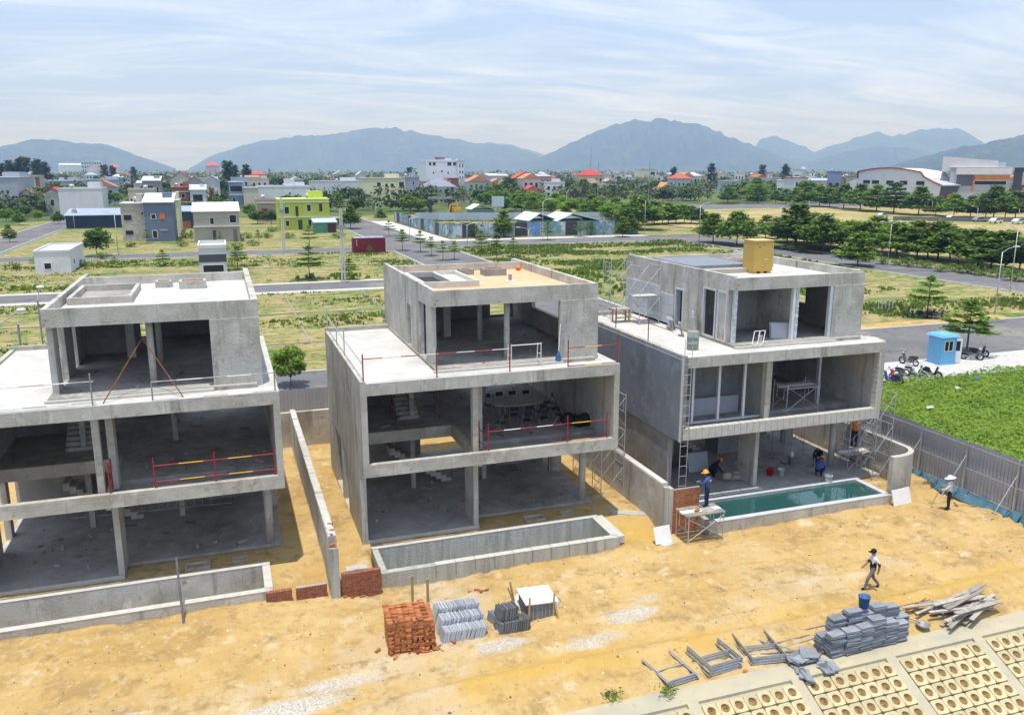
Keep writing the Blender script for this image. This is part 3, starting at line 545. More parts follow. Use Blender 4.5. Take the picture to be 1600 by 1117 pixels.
    for x, y, w, d, h in ((6.7,9.0,.7,.7,.30),(7.75,8.2,1.15,.9,.36)):
        sh = P('roof_shaft', lambda b: [b.box(x,y,10.2,x+w,y+.12,10.2+h), b.box(x,y+d-.12,10.2,x+w,y+d,10.2+h), b.box(x,y+.12,10.2,x+.12,y+d-.12,10.2+h), b.box(x+w-.12,y+.12,10.2,x+w,y+d-.12,10.2+h)], M['concrete_dark'] if n == 2 else c)
        bx('brick_lining', x+.12,y+.12,10.216,x+w-.12,y+d-.12,10.17+h, m=M['brick_dark'], par=sh)
    # pool
    px0, px1 = (.25, 10.62) if n != 3 else (.5, 10.75)
    if n == 1: px0 = .2
    sm = M['streak'] if n == 2 else c
    pool = P('pool_basin', lambda b: [b.box(px0,-2.02,-1.5,px1,-1.74,.0), b.box(px0,.22,-1.5,px1,.5,.02), b.box(px0,-1.74,-1.5,px0+.25,.22,.0), b.box(px1-.3,-1.74,-1.5,px1,.22,.0), b.box(px0+.25,-1.74,-1.5,px1-.3,.22,-1.25)], sm)
    rimm = M['edge'] if n != 3 else M['whiteclad']
    if n == 2:
        k = 0; x = px0+2.2
        while x < px1-.35: bx('coping_tile', x,-2.025,.002,min(x+.80,px1-.3),-1.73,.02, m=rimm, par=pool); x += .83
        x = px0+2.2
        while x < px1-.3: bx('rebar_tie', x-.022,-2.05,-.5,x-.008,-2.02,.03, m=M['steel_old'], par=pool); x += .83
    else: bx('coping', px0,-2.03,.002,px1-.3,-1.73,.022, m=rimm, par=pool)
    bx('coping', px0,.21,.022,px1,.51,.035, m=rimm, par=pool); bx('coping', px1-.3,-1.73,.002,px1,.21,.018, m=rimm, par=pool)
    if n == 2: bx('gutter', px1,-1.9,-.35,px1+.28,.45,-.02, m=M['edge'], par=pool)
    if n == 3: bx('water', px0+.25,-1.74,-.9,px1-.3,.22,-.10, m=M['water'], par=pool)
    # rubble, offcuts and dust on the floors
    db = MB()
    for z0, x0, y0, x1, y1, k in ((0,.5,2.3,10.6,11,60),(3.62,5.4,2.2,10.9,11,36),(3.62,.5,5.2,4.8,11,22),(7.345,3.8,1.4,10.4,12,30)):
        for q in range(k):
            x = random.uniform(x0,x1); y = random.uniform(y0,y1); a = random.uniform(0,3.14); L = random.choice((.06,.08,.1,.15,.2,.5))*random.uniform(.6,1.2); w_ = min(L, random.uniform(.04,.14)); cs, sn = math.cos(a), math.sin(a); hh = random.uniform(.02,.07)
            pts_ = [(x+cs*u*L/2-sn*v*w_/2, y+sn*u*L/2+cs*v*w_/2) for u, v in ((-1,-1),(1,-1),(1,1),(-1,1))]; db.hexa([(*p_, z0) for p_ in pts_]+[(*p_, z0+hh) for p_ in pts_], random.choice((0,2,1,2,2,3)))
    db = db.build('floor_debris', [M['concrete'], M['wood_grey'], M['stone_dark'], M['brick']], H); db['kind'] = 'stuff'
    # pits in the ground in front of the right bay
    if n != 3:
        for x, y, w, d in ((7.4,.95,.95,.6),(9.2,1.15,.6,.35)):
            P('drain_pit', lambda b: [b.box(x,y,-.3,x+w,y+.07,-.03), b.box(x,y+d-.07,-.3,x+w,y+d,-.03), b.box(x,y+.07,-.3,x+.07,y+d-.07,-.03), b.box(x+w-.07,y+.07,-.3,x+w,y+d-.07,-.03), b.box(x+.07,y+.07,-.3,x+w-.07,y+d-.07,-.14)])
    return H
h1 = house(X1, 1); h2 = house(0, 2); h3 = house(X3, 3)
# --- finishes on the right-hand house
def cb(name, *b, m, par=h3): return MB().box(*b).build(name, M[m] if isinstance(m, str) else m, par)
cb('slate_cladding', -.07,.02,3.24,-.002,11.7,7.12, m='slate'); cb('corner_trim', -.09,-.03,3.24,-.002,.018,7.2, m='edge')
k = 0; x = .12
while x < 11.1:                                         # square tiles hung on the lower front beam
    cb('tile', x,-.03,3.30,x+.325,-.002,3.8, m='edge'); cb('tile', x+.003,-.03,3.802,x+.322,.30,3.83, m='edge'); x += .345
for k in range(11): cb('tile', 11.02,-.028,3.84+k*.26,11.138,.30,4.08+k*.26, m='edge')
gl = thing('temp', 'x', 'x'); bpy.data.objects.remove(gl)
fr = MB(); xs_ = (.45,.95,2.35,3.75,4.95)
for x in xs_: fr.box(x-.06,.62,3.82,x+.06,.74,6.68)
fr.box(.45,.63,3.83,4.95,.73,3.92); fr.box(.45,.63,6.58,4.95,.73,6.67); w = fr.build('window_frame', M['alu'], h3)
cb('low_wall', .9,2.3,3.62,4.6,2.45,4.5, m='whiteclad')
cb('side_floor', .25,.75,3.35,4.92,4.72,3.6, m='floor_concrete')
cb('partition_wall', 5.125,.7,3.63,5.325,3.2,6.94, m='concrete'); cb('partition_wall', 7.0,8.0,3.62,11.1,8.15,6.95, m='concrete_dark'); cb('door_jamb', 9.3,2.2,3.62,9.42,2.4,6.9, m='alu')
cb('partition_wall', .26,2.8,3.61,5.12,2.95,6.94, m='concrete_dark')
# upper storey of the right-hand house: frames, recessed room, wrapped posts, pale cladding
cb('recess_wall', 3.6,4.7,7.34,7.2,4.85,9.92, m='concrete'); cb('recess_wall', 7.05,1.6,7.34,7.2,4.7,9.92, m='concrete')
for x, y in ((3.42,1.38),(6.92,1.38)):
    p = cb('wrapped_post', x,y,7.34,x+.17,y+.17,9.917, m='foil')
    for q in range(5): cb('tape', x-.006,y-.006,7.6+q*.45+random.uniform(-.08,.08),x+.176,y+.03,7.68+q*.45, m='white', par=p)
cb('door_frame', 8.86,1.30,7.34,9.02,1.5,9.91, m='alu'); cb('door_frame', 6.74,1.36,7.34,6.88,1.56,9.91, m='white')
for a, b_ in ((1.88,2.70),(2.84,4.02)):
    f = MB(); f.box(3.33,a,7.32,3.60,a+.1,9.8); f.box(3.33,b_-.1,7.32,3.60,b_,9.8); f.box(3.33,a+.1,9.7,3.60,b_-.1,9.8); f.box(3.33,a+.1,7.32,3.6,b_-.1,7.4); f = f.build('window_frame', M['alu'], h3)
    MB().box(3.45,a+.1,7.4,3.47,b_-.1,9.7).build('pane', M['glass'], f)
f = MB(); f.box(3.3,5.86,7.3,3.62,5.96,9.4); f.box(3.3,6.64,7.3,3.62,6.74,9.4); f.box(3.3,5.96,9.3,3.62,6.64,9.4); f.build('door_frame', M['alu'], h3)
for y0, y1, z0, z1 in ((6.85,8.3,7.25,8.95),(8.3,10.2,7.25,9.25),(10.2,12.5,7.25,9.25)):
    z = z0
    while z < z1-.01: cb('cladding_panel', 3.30,y0+.004,z,3.357,y1-.004,min(z+.56,z1)-.006, m='whiteclad'); z += .565
cb('wall_plate', 3.335,4.85,8.2,3.358,5.0,8.4, m='white')
cb('skylight_kerb', 3.9,5.2,10.2,7.6,9.8,10.44, m='concrete'); cb('skylight_cover', 3.75,5.8,10.445,7.2,10.1,10.60, m=mat('grey_panel', (.21,.235,.27), .6, .1))
cb('roof_upstand', 7.65,7.0,10.2,9.6,8.0,10.42, m='concrete')

# ================================================================== BOUNDARY WALLS
def bw(name, label, boxes, m='concrete', cat='wall', group=None):
    r = MB()
    for b in boxes: r.box(*b)
    return tag(r.build(name, M[m]), label, cat, group)
t = thing('boundary_wall', 'grey rendered garden wall with ragged white top between left and middle villas', 'wall', (-1.6,0,0))
MB().box(-.16,-2.1,-.9,.16,16,1.88).build('wall_body', M['concrete'], t)
mb = MB(); y = -2.1
while y < 15.9: s = random.uniform(.3,.8); mb.box(-.16+random.uniform(0,.03),y,1.881,.16-random.uniform(0,.06),min(16,y+s-.01),1.90+random.uniform(0,.05)); y += s
mb.build('mortar_cap', M['screed'], t)
MB().box(-.17,-2.45,-.9,.17,-2.11,1.55).build('end_column', M['streak'], t)
for x, y, z in ((-.02,-2.0,1.93),(.03,-1.6,1.93),(.06,-1.0,1.94),(-.06,-2.28,1.60),(.08,-2.3,1.6),(-.03,-2.3,1.66)):
    b = MB().box(-.1,-.05,-.03,.1,.05,.03).build('brick', M['brick'], t, loc=(x,y,z)); b.rotation_euler = (random.uniform(-.2,.2), random.uniform(-.3,.3), random.uniform(0,3))
t = thing('boundary_wall', 'grey rendered garden wall between the middle villa and the pool villa', 'wall', (13.12,0,0))
MB().box(-.17,-1.3,-.9,.17,16,1.86).build('wall_body', M['concrete'], t); MB().box(-.15,-1.28,1.861,.15,16,1.91).build('mortar_cap', M['screed'], t)
MB().box(-.1,-1.52,-.9,.1,-1.301,1.75).build('end_column', M['streak'], t); MB().box(.101,-1.56,-.9,.3,-1.2,1.7).build('end_column', M['concrete'], t)
bw('cross_wall', 'low grey wall closing the yard behind the left and middle villas', [(-12,16,-.9,13.4,16.25,1.75)])
# curved wall at the far end of the filled pool
mb = MB(); pts = []
for i in range(13):
    a = R(-90+90*i/12); pts.append((25.95+1.5*math.cos(a)+0, -.55+1.2*math.sin(a)))
pts = [(25.45,-1.75)] + pts + [(27.45,1.0),(27.45,3.5),(27.45,14)]
def offs(pts, d):
    out = []
    for i, p in enumerate(pts):
        a = Vector(pts[max(0,i-1)]); b = Vector(pts[min(len(pts)-1,i+1)]); t_ = (b-a).normalized(); out.append((p[0]-t_.y*d, p[1]+t_.x*d))
    return out
inn = offs(pts, .26); K = len(pts)
mb.add([(x,y,-.9) for x,y in pts]+[(x,y,1.82) for x,y in pts]+[(x,y,1.82) for x,y in inn]+[(x,y,-.9) for x,y in inn],
    [(i,i+1,K+i+1,K+i) for i in range(K-1)]+[(K+i,K+i+1,2*K+i+1,2*K+i) for i in range(K-1)]+[(2*K+i,2*K+i+1,3*K+i+1,3*K+i) for i in range(K-1)]+[(0,K,2*K,3*K),(K-1,4*K-1,3*K-1,2*K-1)])
tag(mb.build('curved_wall', M['concrete']), 'curved grey concrete garden wall beside the end of the filled pool', 'wall')
# brick infill panels (real bricks, too small to pick apart: joined)
def brickwall(parent, x0, y0, z0, x1, z1, thick=.1, m='brick_dark', dirx=True):
    mb = MB(); z = z0; r_ = 0
    while z < z1-.03:
        x = x0 - (.11 if r_ % 2 else 0)
        while x < x1-.02:
            a = max(x, x0); b = min(x+.205, x1); d = random.uniform(0,.012)
            if b-a > .03: mb.box(a,y0-d,z,b,y0+thick-.02,min(z+.058,z1))
            x += .22
        z += .07; r_ += 1
    o = mb.build('bricks', M[m], parent); o['kind'] = 'stuff'
    MB().box(x0+.004,y0+.008,z0-.25,x1-.004,y0+thick-.025,z1-.012).build('mortar', M['mortar'], parent)
t = thing('brick_wall', 'red brick wall stub at the near left corner of the dry middle pool', 'brick wall', (-1.35,-2.42,0)); brickwall(t, 0,0,-.75,1.50,.42,.22)
MB().box(.2,.1,.43,1.0,.5,.5).build('concrete_slab', M['concrete'], t)
t = thing('brick_wall', 'low dark brick wall at the foot of the left villa, next to its pool', 'brick wall', (-4.15,-2.2,0)); brickwall(t, .0,0,-.8,.95,.02,.2)
t = thing('brick_wall', 'low dark brick wall between the gap post and the left garden wall', 'brick wall', (-3.05,-2.2,0)); brickwall(t, .0,0,-.8,1.15,.05,.2)
t = thing('brick_wall', 'freshly laid orange brick wall the bricklayer is building beside the pool', 'brick wall', (13.43,-1.52,0)); brickwall(t, 0,0,-.5,1.35,1.62,.12,'brick')
MB().box(-.02,-.02,-.8,1.4,.14,-.505).build('footing', M['concrete'], t)

# ================================================================== METAL SHEET FENCES
def sheet_fence(label, p0, p1, z0, z1, m, sheetw=1.1, braces=True, side=1, group=None):
    p0 = Vector((*p0,0)); p1 = Vector((*p1,0)); L = (p1-p0).length; a = math.atan2(p1.y-p0.y, p1.x-p0.x)
    t = thing('metal_fence', label, 'fence', p0, a, group); n = max(1, round(L/sheetw)); w = L/n; h = z1-z0
    mb = MB(); k = 5
    for i in range(k):       # one ribbed sheet
        x = w*i/k; mb.add([(x,0,z0),(x+w/k*.72,0,z0),(x+w/k*.80,-.03,z0),(x+w/k*.94,-.03,z0),(x+w/k,0,z0)]+[(x,0,z1),(x+w/k*.72,0,z1),(x+w/k*.80,-.03,z1),(x+w/k*.94,-.03,z1),(x+w/k,0,z1)], [(j,j+1,j+6,j+5) for j in range(4)])
    me = mb.mesh('sheet', m)
    for i in range(n):
        o = link('sheet', me, t, (i*w, random.uniform(-.006,.006), random.uniform(-.03,.03)))
    for z in (z0+h*.08, z0+h*.5, z0+h*.93): MB().bar((0,.05*side,z), (L,.05*side,z), .05).build('rail', M['steel'], t)
    i = 0
    while i*2.9 < L:
        MB().box(i*2.9-.04,.08*side-.03,z0-.3,i*2.9+.04,.08*side+.05,z1+.05).build('post', M['steel'], t)
        if braces: MB().tube((i*2.9,.1*side,z0+h*.75), (i*2.9,1.5*side,z0-.1), .025, 5).build('brace', M['steel'], t)
        i += 1
    return t
sheet_fence('tall grey ribbed metal sheet fence on the right, beside the green lot', (29.55,-11), (29.55,16), -.35, 2.35, M['fence'], 1.0, True, 1)
sheet_fence('grey metal sheet fence seen in the gap behind the left and middle villas', (-16,20.4), (14,20.4), -.2, 2.0, M['fence'])
mb = MB()
for i in range(40):
    y = -10.5+i*.6; mb.add([(29.3+random.uniform(-.3,.05),y,-.55),(29.3+random.uniform(-.3,.05),y+.62,-.55),(29.5,y+.62,-.1+random.uniform(-.1,.1)),(29.5,y,-.1+random.uniform(-.1,.1))], [(0,1,2,3)])
tag(mb.build('ground_tarp', M['tarp_teal']), 'teal shade net laid along the foot of the right metal fence', 'tarp')
# ================================================================== TREES
def tubes_mesh(segs, m, n=5):
    mb = MB()
    for p, q, r, r2 in segs: mb.tube(p, q, r, n, r2)
    return mb.mesh('trunk', m, True)
def tiered(seed, h, r, tiers, nleaf, leaf, m, low=.32, jz=.045):
    rs = np.random.default_rng(seed); segs = [((0,0,-.2), (rs.normal(0,.03),rs.normal(0,.03),h*.55), .075*h/5, .05*h/5), ((0,0,h*.55), (0,0,h*.97), .05*h/5, .012)]; pts = []
    for k in range(tiers):
        f = k/max(1, tiers-1); z = h*(low+(.94-low)*f); rr = r*(1-.72*f**1.3)*rs.uniform(.85,1.1); nb = rs.integers(5, 8); a0 = rs.uniform(0, 6.28)
        for b in range(nb):
            a = a0+6.283*b/nb+rs.normal(0,.18); L = rr*rs.uniform(.65,1.1); up = rs.uniform(.02,.16)*L; e = np.array([np.cos(a)*L, np.sin(a)*L, z+up]); segs.append(((0,0,z-.04*h), tuple(e), .018*h/5, .006))
            n = int(nleaf*(L/r)**1.5/nb/tiers*3); t = rs.uniform(.22,1.05,n)**.75; side = rs.normal(0,.17,n)*L*(.5+t); 
            pts.append(np.stack([np.cos(a)*L*t-np.sin(a)*side, np.sin(a)*L*t+np.cos(a)*side, z+up*t+rs.normal(.02,jz*h/5,n)+.02*L], -1))
    n = int(nleaf*.08); pts.append(np.stack([rs.normal(0,.12*r,n), rs.normal(0,.12*r,n), h*.95+rs.normal(0,.05*h,n)], -1))
    P = np.concatenate(pts); return tubes_mesh(segs, M['trunk']), quads('crown', leafquads(P, rs.uniform(.6,1.3,len(P))*leaf, .5), m)
def roundtree(seed, h, r, nleaf, leaf, m, base=.3, squash=.8):
    rs = np.random.default_rng(seed); segs = [((0,0,-.2),(rs.normal(0,.1),rs.normal(0,.1),h*base*1.2), .05*h/3, .035*h/3)]; pts = []; nc = 16
    cz = h*(base+(1-base)*.5); hz = h*(1-base)*.5
    for c in range(nc):
        d = rs.normal(0,1,3); d /= np.linalg.norm(d); q = np.array([d[0]*r*.68, d[1]*r*.68, cz+d[2]*hz*.72]); segs.append(((0,0,h*base),(q[0]*.8,q[1]*.8,q[2]-.1), .03*h/4, .01)); cr = r*rs.uniform(.28,.5)
        n = nleaf//nc; v = rs.normal(0,1,(n,3)); v /= np.linalg.norm(v,axis=1,keepdims=True); pts.append(q+v*cr*rs.uniform(.55,1.05,(n,1))*np.array([1,1,squash]))
    P = np.concatenate(pts); return tubes_mesh(segs, M['trunk']), quads('crown', leafquads(P, rs.uniform(.6,1.3,len(P))*leaf, .8), m)
def casuarina(seed, h, r, nleaf, leaf, m):
    rs = np.random.default_rng(seed); segs = [((0,0,-.2),(0,0,h*.95), .03*h/3, .015)]; pts = []
    for b in range(34):
        f = rs.uniform(.16,.98); a = rs.uniform(0,6.28); L = r*(1-f*.72)*rs.uniform(.5,1.1); z = h*f; e = np.array([np.cos(a)*L, np.sin(a)*L, z+.25*L]); segs.append(((0,0,z-.05*h), tuple(e), .012*h/4, .006)); n = nleaf//34; t = rs.uniform(.2,1.05,n)
        pts.append(np.stack([np.cos(a)*L*t+rs.normal(0,.13*r,n), np.sin(a)*L*t+rs.normal(0,.13*r,n), z+.25*L*t+rs.normal(0,.035*h,n)], -1))
    P = np.concatenate(pts); return tubes_mesh(segs, M['trunk'], 4), quads('crown', leafquads(P, rs.uniform(.6,1.3,len(P))*leaf, 1.3, .45), m)
TV = {'young': [tiered(100+i, 5, 2.0, 4+i % 2, 1100, .20, M['leaf_young'], .42) for i in range(4)],          # slim young street trees
      'tier': [tiered(200+i, 6, 2.9+.3*(i%2), 6+i%3, 3400, .25, M['leaf_mid'], .22+.04*i, .13+.05*i) for i in range(4)],                   # full tiered trees
      'tierL': [tiered(250+i, 6, 3.1, 6+i, 3400, .25, M['leaf_young'], .22+.05*i, .14+.06*i) for i in range(3)],
      'round': [roundtree(300+i, 6, 2.8, 2200, .30, M['leaf_dark'], .25) for i in range(3)],
      'roundL': [roundtree(330+i, 6, 2.9, 2200, .29, M['leaf_young'], .2) for i in range(3)],
      'pine': [casuarina(360+i, 12, 3.2, 1900, .55, M['leaf_pine']) for i in range(3)],
      'shrub': [roundtree(400+i, 1.6, 1.1, 420, .13, M['leaf_mid'], .05) for i in range(3)]}
TH = {'young': 5, 'tier': 6, 'tierL': 6, 'round': 6, 'roundL': 6, 'pine': 12, 'shrub': 1.6}; _tc = 0
def tree(kind, p, h, label, group=None, wide=1.0, name=None):
    global _tc; _tc += 1; tm, cm = TV[kind][_tc % len(TV[kind])]
    t = thing(name or ('shrub' if kind == 'shrub' else 'casuarina_tree' if kind == 'pine' else 'street_tree' if kind in ('young','tier','tierL') else 'broadleaf_tree'), label, 'shrub' if kind == 'shrub' else 'tree', p, random.uniform(0,6.28), group)
    s = h/TH[kind]; t.scale = (s*wide, s*wide, s); link('trunk', tm, t); link('crown', cm, t); return t
def row(kind, pts, tmpl, group, wide=1.0):
    for i, q in enumerate(sorted(pts)):
        x, by, ty = q[:3]; k = q[3] if len(q) > 3 else kind; p = G(x, by, -.05); h = max(1.2, HT(x, by, ty, -.05)); tree(k, p, h, tmpl.format(ORDW[i]), group, wide)
row('young', [(180,418,401),(255,416,391),(372,421,384),(484,437,385),(546,437,404)], '{} from left of the young trees behind the left and middle villas', 'young trees on the near plots', 1.3)
row('young', [(230,380,359),(404,380,359),(484,387,353),(300,378,360),(344,380,362),(578,398,383)], '{} from left of the young trees in front of the low houses', 'young trees before the houses')
row('tier', [(15,378,352),(92,350,331),(152,400,356,'round'),(60,345,328,'roundL'),(30,352,330)], '{} from left of the trees along the far left road', 'trees by the left road', 1.1)
row('young', [(548,357,322,'tier'),(608,369,345),(629,391,359),(657,393,361),(674,399,370),(692,406,377),(710,405,377),(752,395,361),(776,405,366),(802,402,372)], '{} from left of the slim trees along the road behind the middle villa', 'trees along the middle road', 1.1)
row('tier', [(787,371,330),(856,375,347,'young'),(907,370,343,'young'),(924,368,346,'young'),(973,370,340),(985,366,336),(744,372,352,'young')], '{} from left of the trees in front of the picture-panel fence', 'trees before the panel fence', 1.1)
row('tier', [(997,359,309),(960,344,311,'tierL'),(1022,351,315),(1044,350,318,'tierL'),(1056,349,322),(1069,349,321,'tierL'),(1080,349,323),(1092,350,326),(905,336,310,'roundL'),(880,333,306,'roundL'),(925,338,305,'tierL'),(940,341,308,'roundL'),(850,328,304,'roundL'),(868,331,303,'tierL'),(835,325,300,'roundL'),(820,322,296,'roundL')], '{} from left of the bushy trees behind the pale metal fence', 'trees behind the pale fence', 1.6)
row('tier', [(1114,379,335),(1151,383,333),(1196,373,338),(1243,388,320),(1262,380,335,'tierL'),(1285,394,338),(1312,391,350,'tierL'),(1340,415,365,'tierL')], '{} from left of the tiered trees on the near side of the boulevard', 'tiered boulevard trees', 1.45)
row('tier', [(1230,378,342,'tierL'),(1242,380,341,'roundL'),(1256,382,340,'tierL'),(1275,384,345,'roundL'),(1298,386,344,'tierL'),(1312,388,348,'roundL'),(1325,390,346,'tierL'),(1347,393,346,'roundL'),(1366,395,340,'tierL'),(1390,397,350,'roundL'),(1401,400,349,'tierL'),(1432,404,347,'tierL'),(1450,403,354,'roundL'),(1465,406,348,'tierL'),(1484,408,356,'roundL'),(1497,411,358,'round'),(1528,416,360),(1548,420,364,'tierL'),(1570,422,362),(1592,426,370,'round')], '{} from left of the leafy trees on the boulevard median', 'median trees', 1.75)
row('tier', [(1184,318,290,'tierL'),(1212,318,299),(1228,319,296),(1243,321,294,'tierL'),(1262,322,293),(1280,323,292),(1296,324,295),(1318,326,290),(1344,329,289),(1369,331,290,'tierL'),(1396,334,287),(1435,336,293),(1462,337,308,'tierL'),(1490,339,304,'tierL'),(1516,339,307),(1540,340,304,'tierL'),(1552,341,292),(1570,341,304,'tierL'),(1586,341,300)], '{} from left of the trees in front of the white hall', 'trees before the white hall', 1.5)
row('shrub', [(1232,391,383),(1252,394,386),(1330,405,394),(1352,408,396),(1378,412,402),(1404,414,404),(1420,416,402),(1446,418,407),(1470,424,412),(1490,424,415),(1512,427,412),(1536,430,419),(1560,432,417),(1586,438,420)], '{} from left of the clipped shrubs on the boulevard median', 'median shrubs', 1.7)
tree('young', G(1510,552,-.1), 4.7, 'tiered tree standing behind the blue guard booth', None, 1.45); tree('young', G(1448,495,-.05), 4.4, 'slender tree over the motorbikes parked across the road', None, 1.3)
tree('roundL', G(455,602,-.1), 3.0, 'bright leafy bush in the gap behind the left and middle villas', None, .95)
tree('roundL', G(1179,314,-.05), HT(1179,314,288), 'bright yellow-green round tree on the far dry field', None, 1.7)
row('round', [(90,328,300),(140,322,303),(165,328,300),(180,320,300,'roundL'),(270,322,292),(338,328,306),(352,318,296),(372,322,300,'roundL'),(392,340,318,'roundL'),(545,318,292),(560,320,295),(530,322,300),(470,342,326),(424,350,328),(440,345,318),(500,322,312),(760,318,292),(775,320,296,'roundL'),(1450,318,296,'tier'),(10,345,324,'roundL'),(40,340,322),(595,345,327,'tierL'),(610,330,311)], '{} from left of the leafy trees standing among the low houses', 'trees among the houses', 1.2)
row('pine', [(20,300,252),(45,298,246),(62,297,250),(75,296,255),(5,300,256),(35,300,250),(358,300,252),(368,299,259),(388,302,259),(165,290,258),(178,290,260),(1110,292,257),(1226,292,258),(1190,288,258),(210,290,262),(640,290,262),(1052,290,262)], '{} from left of the dark tall casuarinas standing above the roofs', 'casuarinas', 1.3)
row('round', [(x+random.uniform(-8,8), y+random.uniform(-3,3), y-random.uniform(17,27), random.choice(('round','roundL','round'))) for x, y in [(112,338),(200,334),(212,340),(258,345),(290,340),(318,338),(345,336),(398,352),(452,330),(476,326),(512,330),(548,334),(640,332),(655,330),(742,322),(752,324),(20,320),(60,318),(150,312),(245,310)]], '{} from left of the dark garden trees between the town houses', 'garden trees in the town', 1.35)
row('tierL', [(x, y, y-random.uniform(22,30), random.choice(('tierL','roundL'))) for x, y in [(790,330),(805,328),(815,331),(832,333),(857,336),(892,340),(912,342),(955,347),(975,350),(1005,352),(1035,350)]], '{} from left of the light green trees screening the site sheds', 'trees screening the sheds', 1.5)
row('shrub', [(x, y, y-random.uniform(5,10)) for x, y in [(150,372),(168,380),(290,372),(283,384),(385,372),(395,384),(418,372),(426,362),(372,388),(452,372),(530,372),(205,386),(330,386),(350,392),(60,410),(130,416),(160,405),(20,420)]], '{} from left of the low bushes around the nearest town houses', 'bushes by the houses', 1.8)
for half, xr in (('left', (0,560)), ('right', (735,1320))):
    row('round', [(random.uniform(*xr), y, y-random.uniform(.32,.62)*(y-264)-4, random.choice(('round','roundL','round','tier'))) for y in [random.uniform(284,318) for _ in range(26)]], '{} from left of the crowded trees in the %s half of the town' % half, 'crowded town trees', 1.5)
# far wood: reads as one mass
def far_wood():
    Q = []; rs = np.random.default_rng(5)
    for i in range(5200):
        d = 330+rs.uniform(0,1)**1.7*3400; a = rs.uniform(-.60,.62); x = CAM.x+d*math.sin(a+YAW); y = CAM.y+d*math.cos(a+YAW)
        if d < 470 and fbm(x*.01, y*.01, 2, 3) < .5: continue
        if 116 < x < 300 and y < 320: continue
        h = rs.uniform(4.5, 9.5)+ (rs.uniform(3,9) if (rs.random() < .22 and d > 600) else 0); w = h*rs.uniform(.35,.6) if h < 11 else h*.22
        n = 110 if d < 620 else 50 if d < 1000 else 16; v = rs.normal(0,1,(n,3)); v /= np.linalg.norm(v,axis=1,keepdims=True); P = np.array([x,y,h*.52])+v*np.array([w,w,h*.48])*rs.uniform(.45,1,(n,1)); Q.append(leafquads(P, rs.uniform(.30,.62,n)*w*(.42 if d < 620 else .62 if d < 1000 else 1), .9))
    o = link('far_wood', quads('far_wood', np.concatenate(Q), M['leaf_far'])); tag(o, 'far-off belt of dark trees under the hills', 'woods', kind='stuff')
M['leaf_far'] = mat('leaf_far', (.065,.105,.03), .8, .4, .05, col2=(.14,.19,.055))
far_wood()

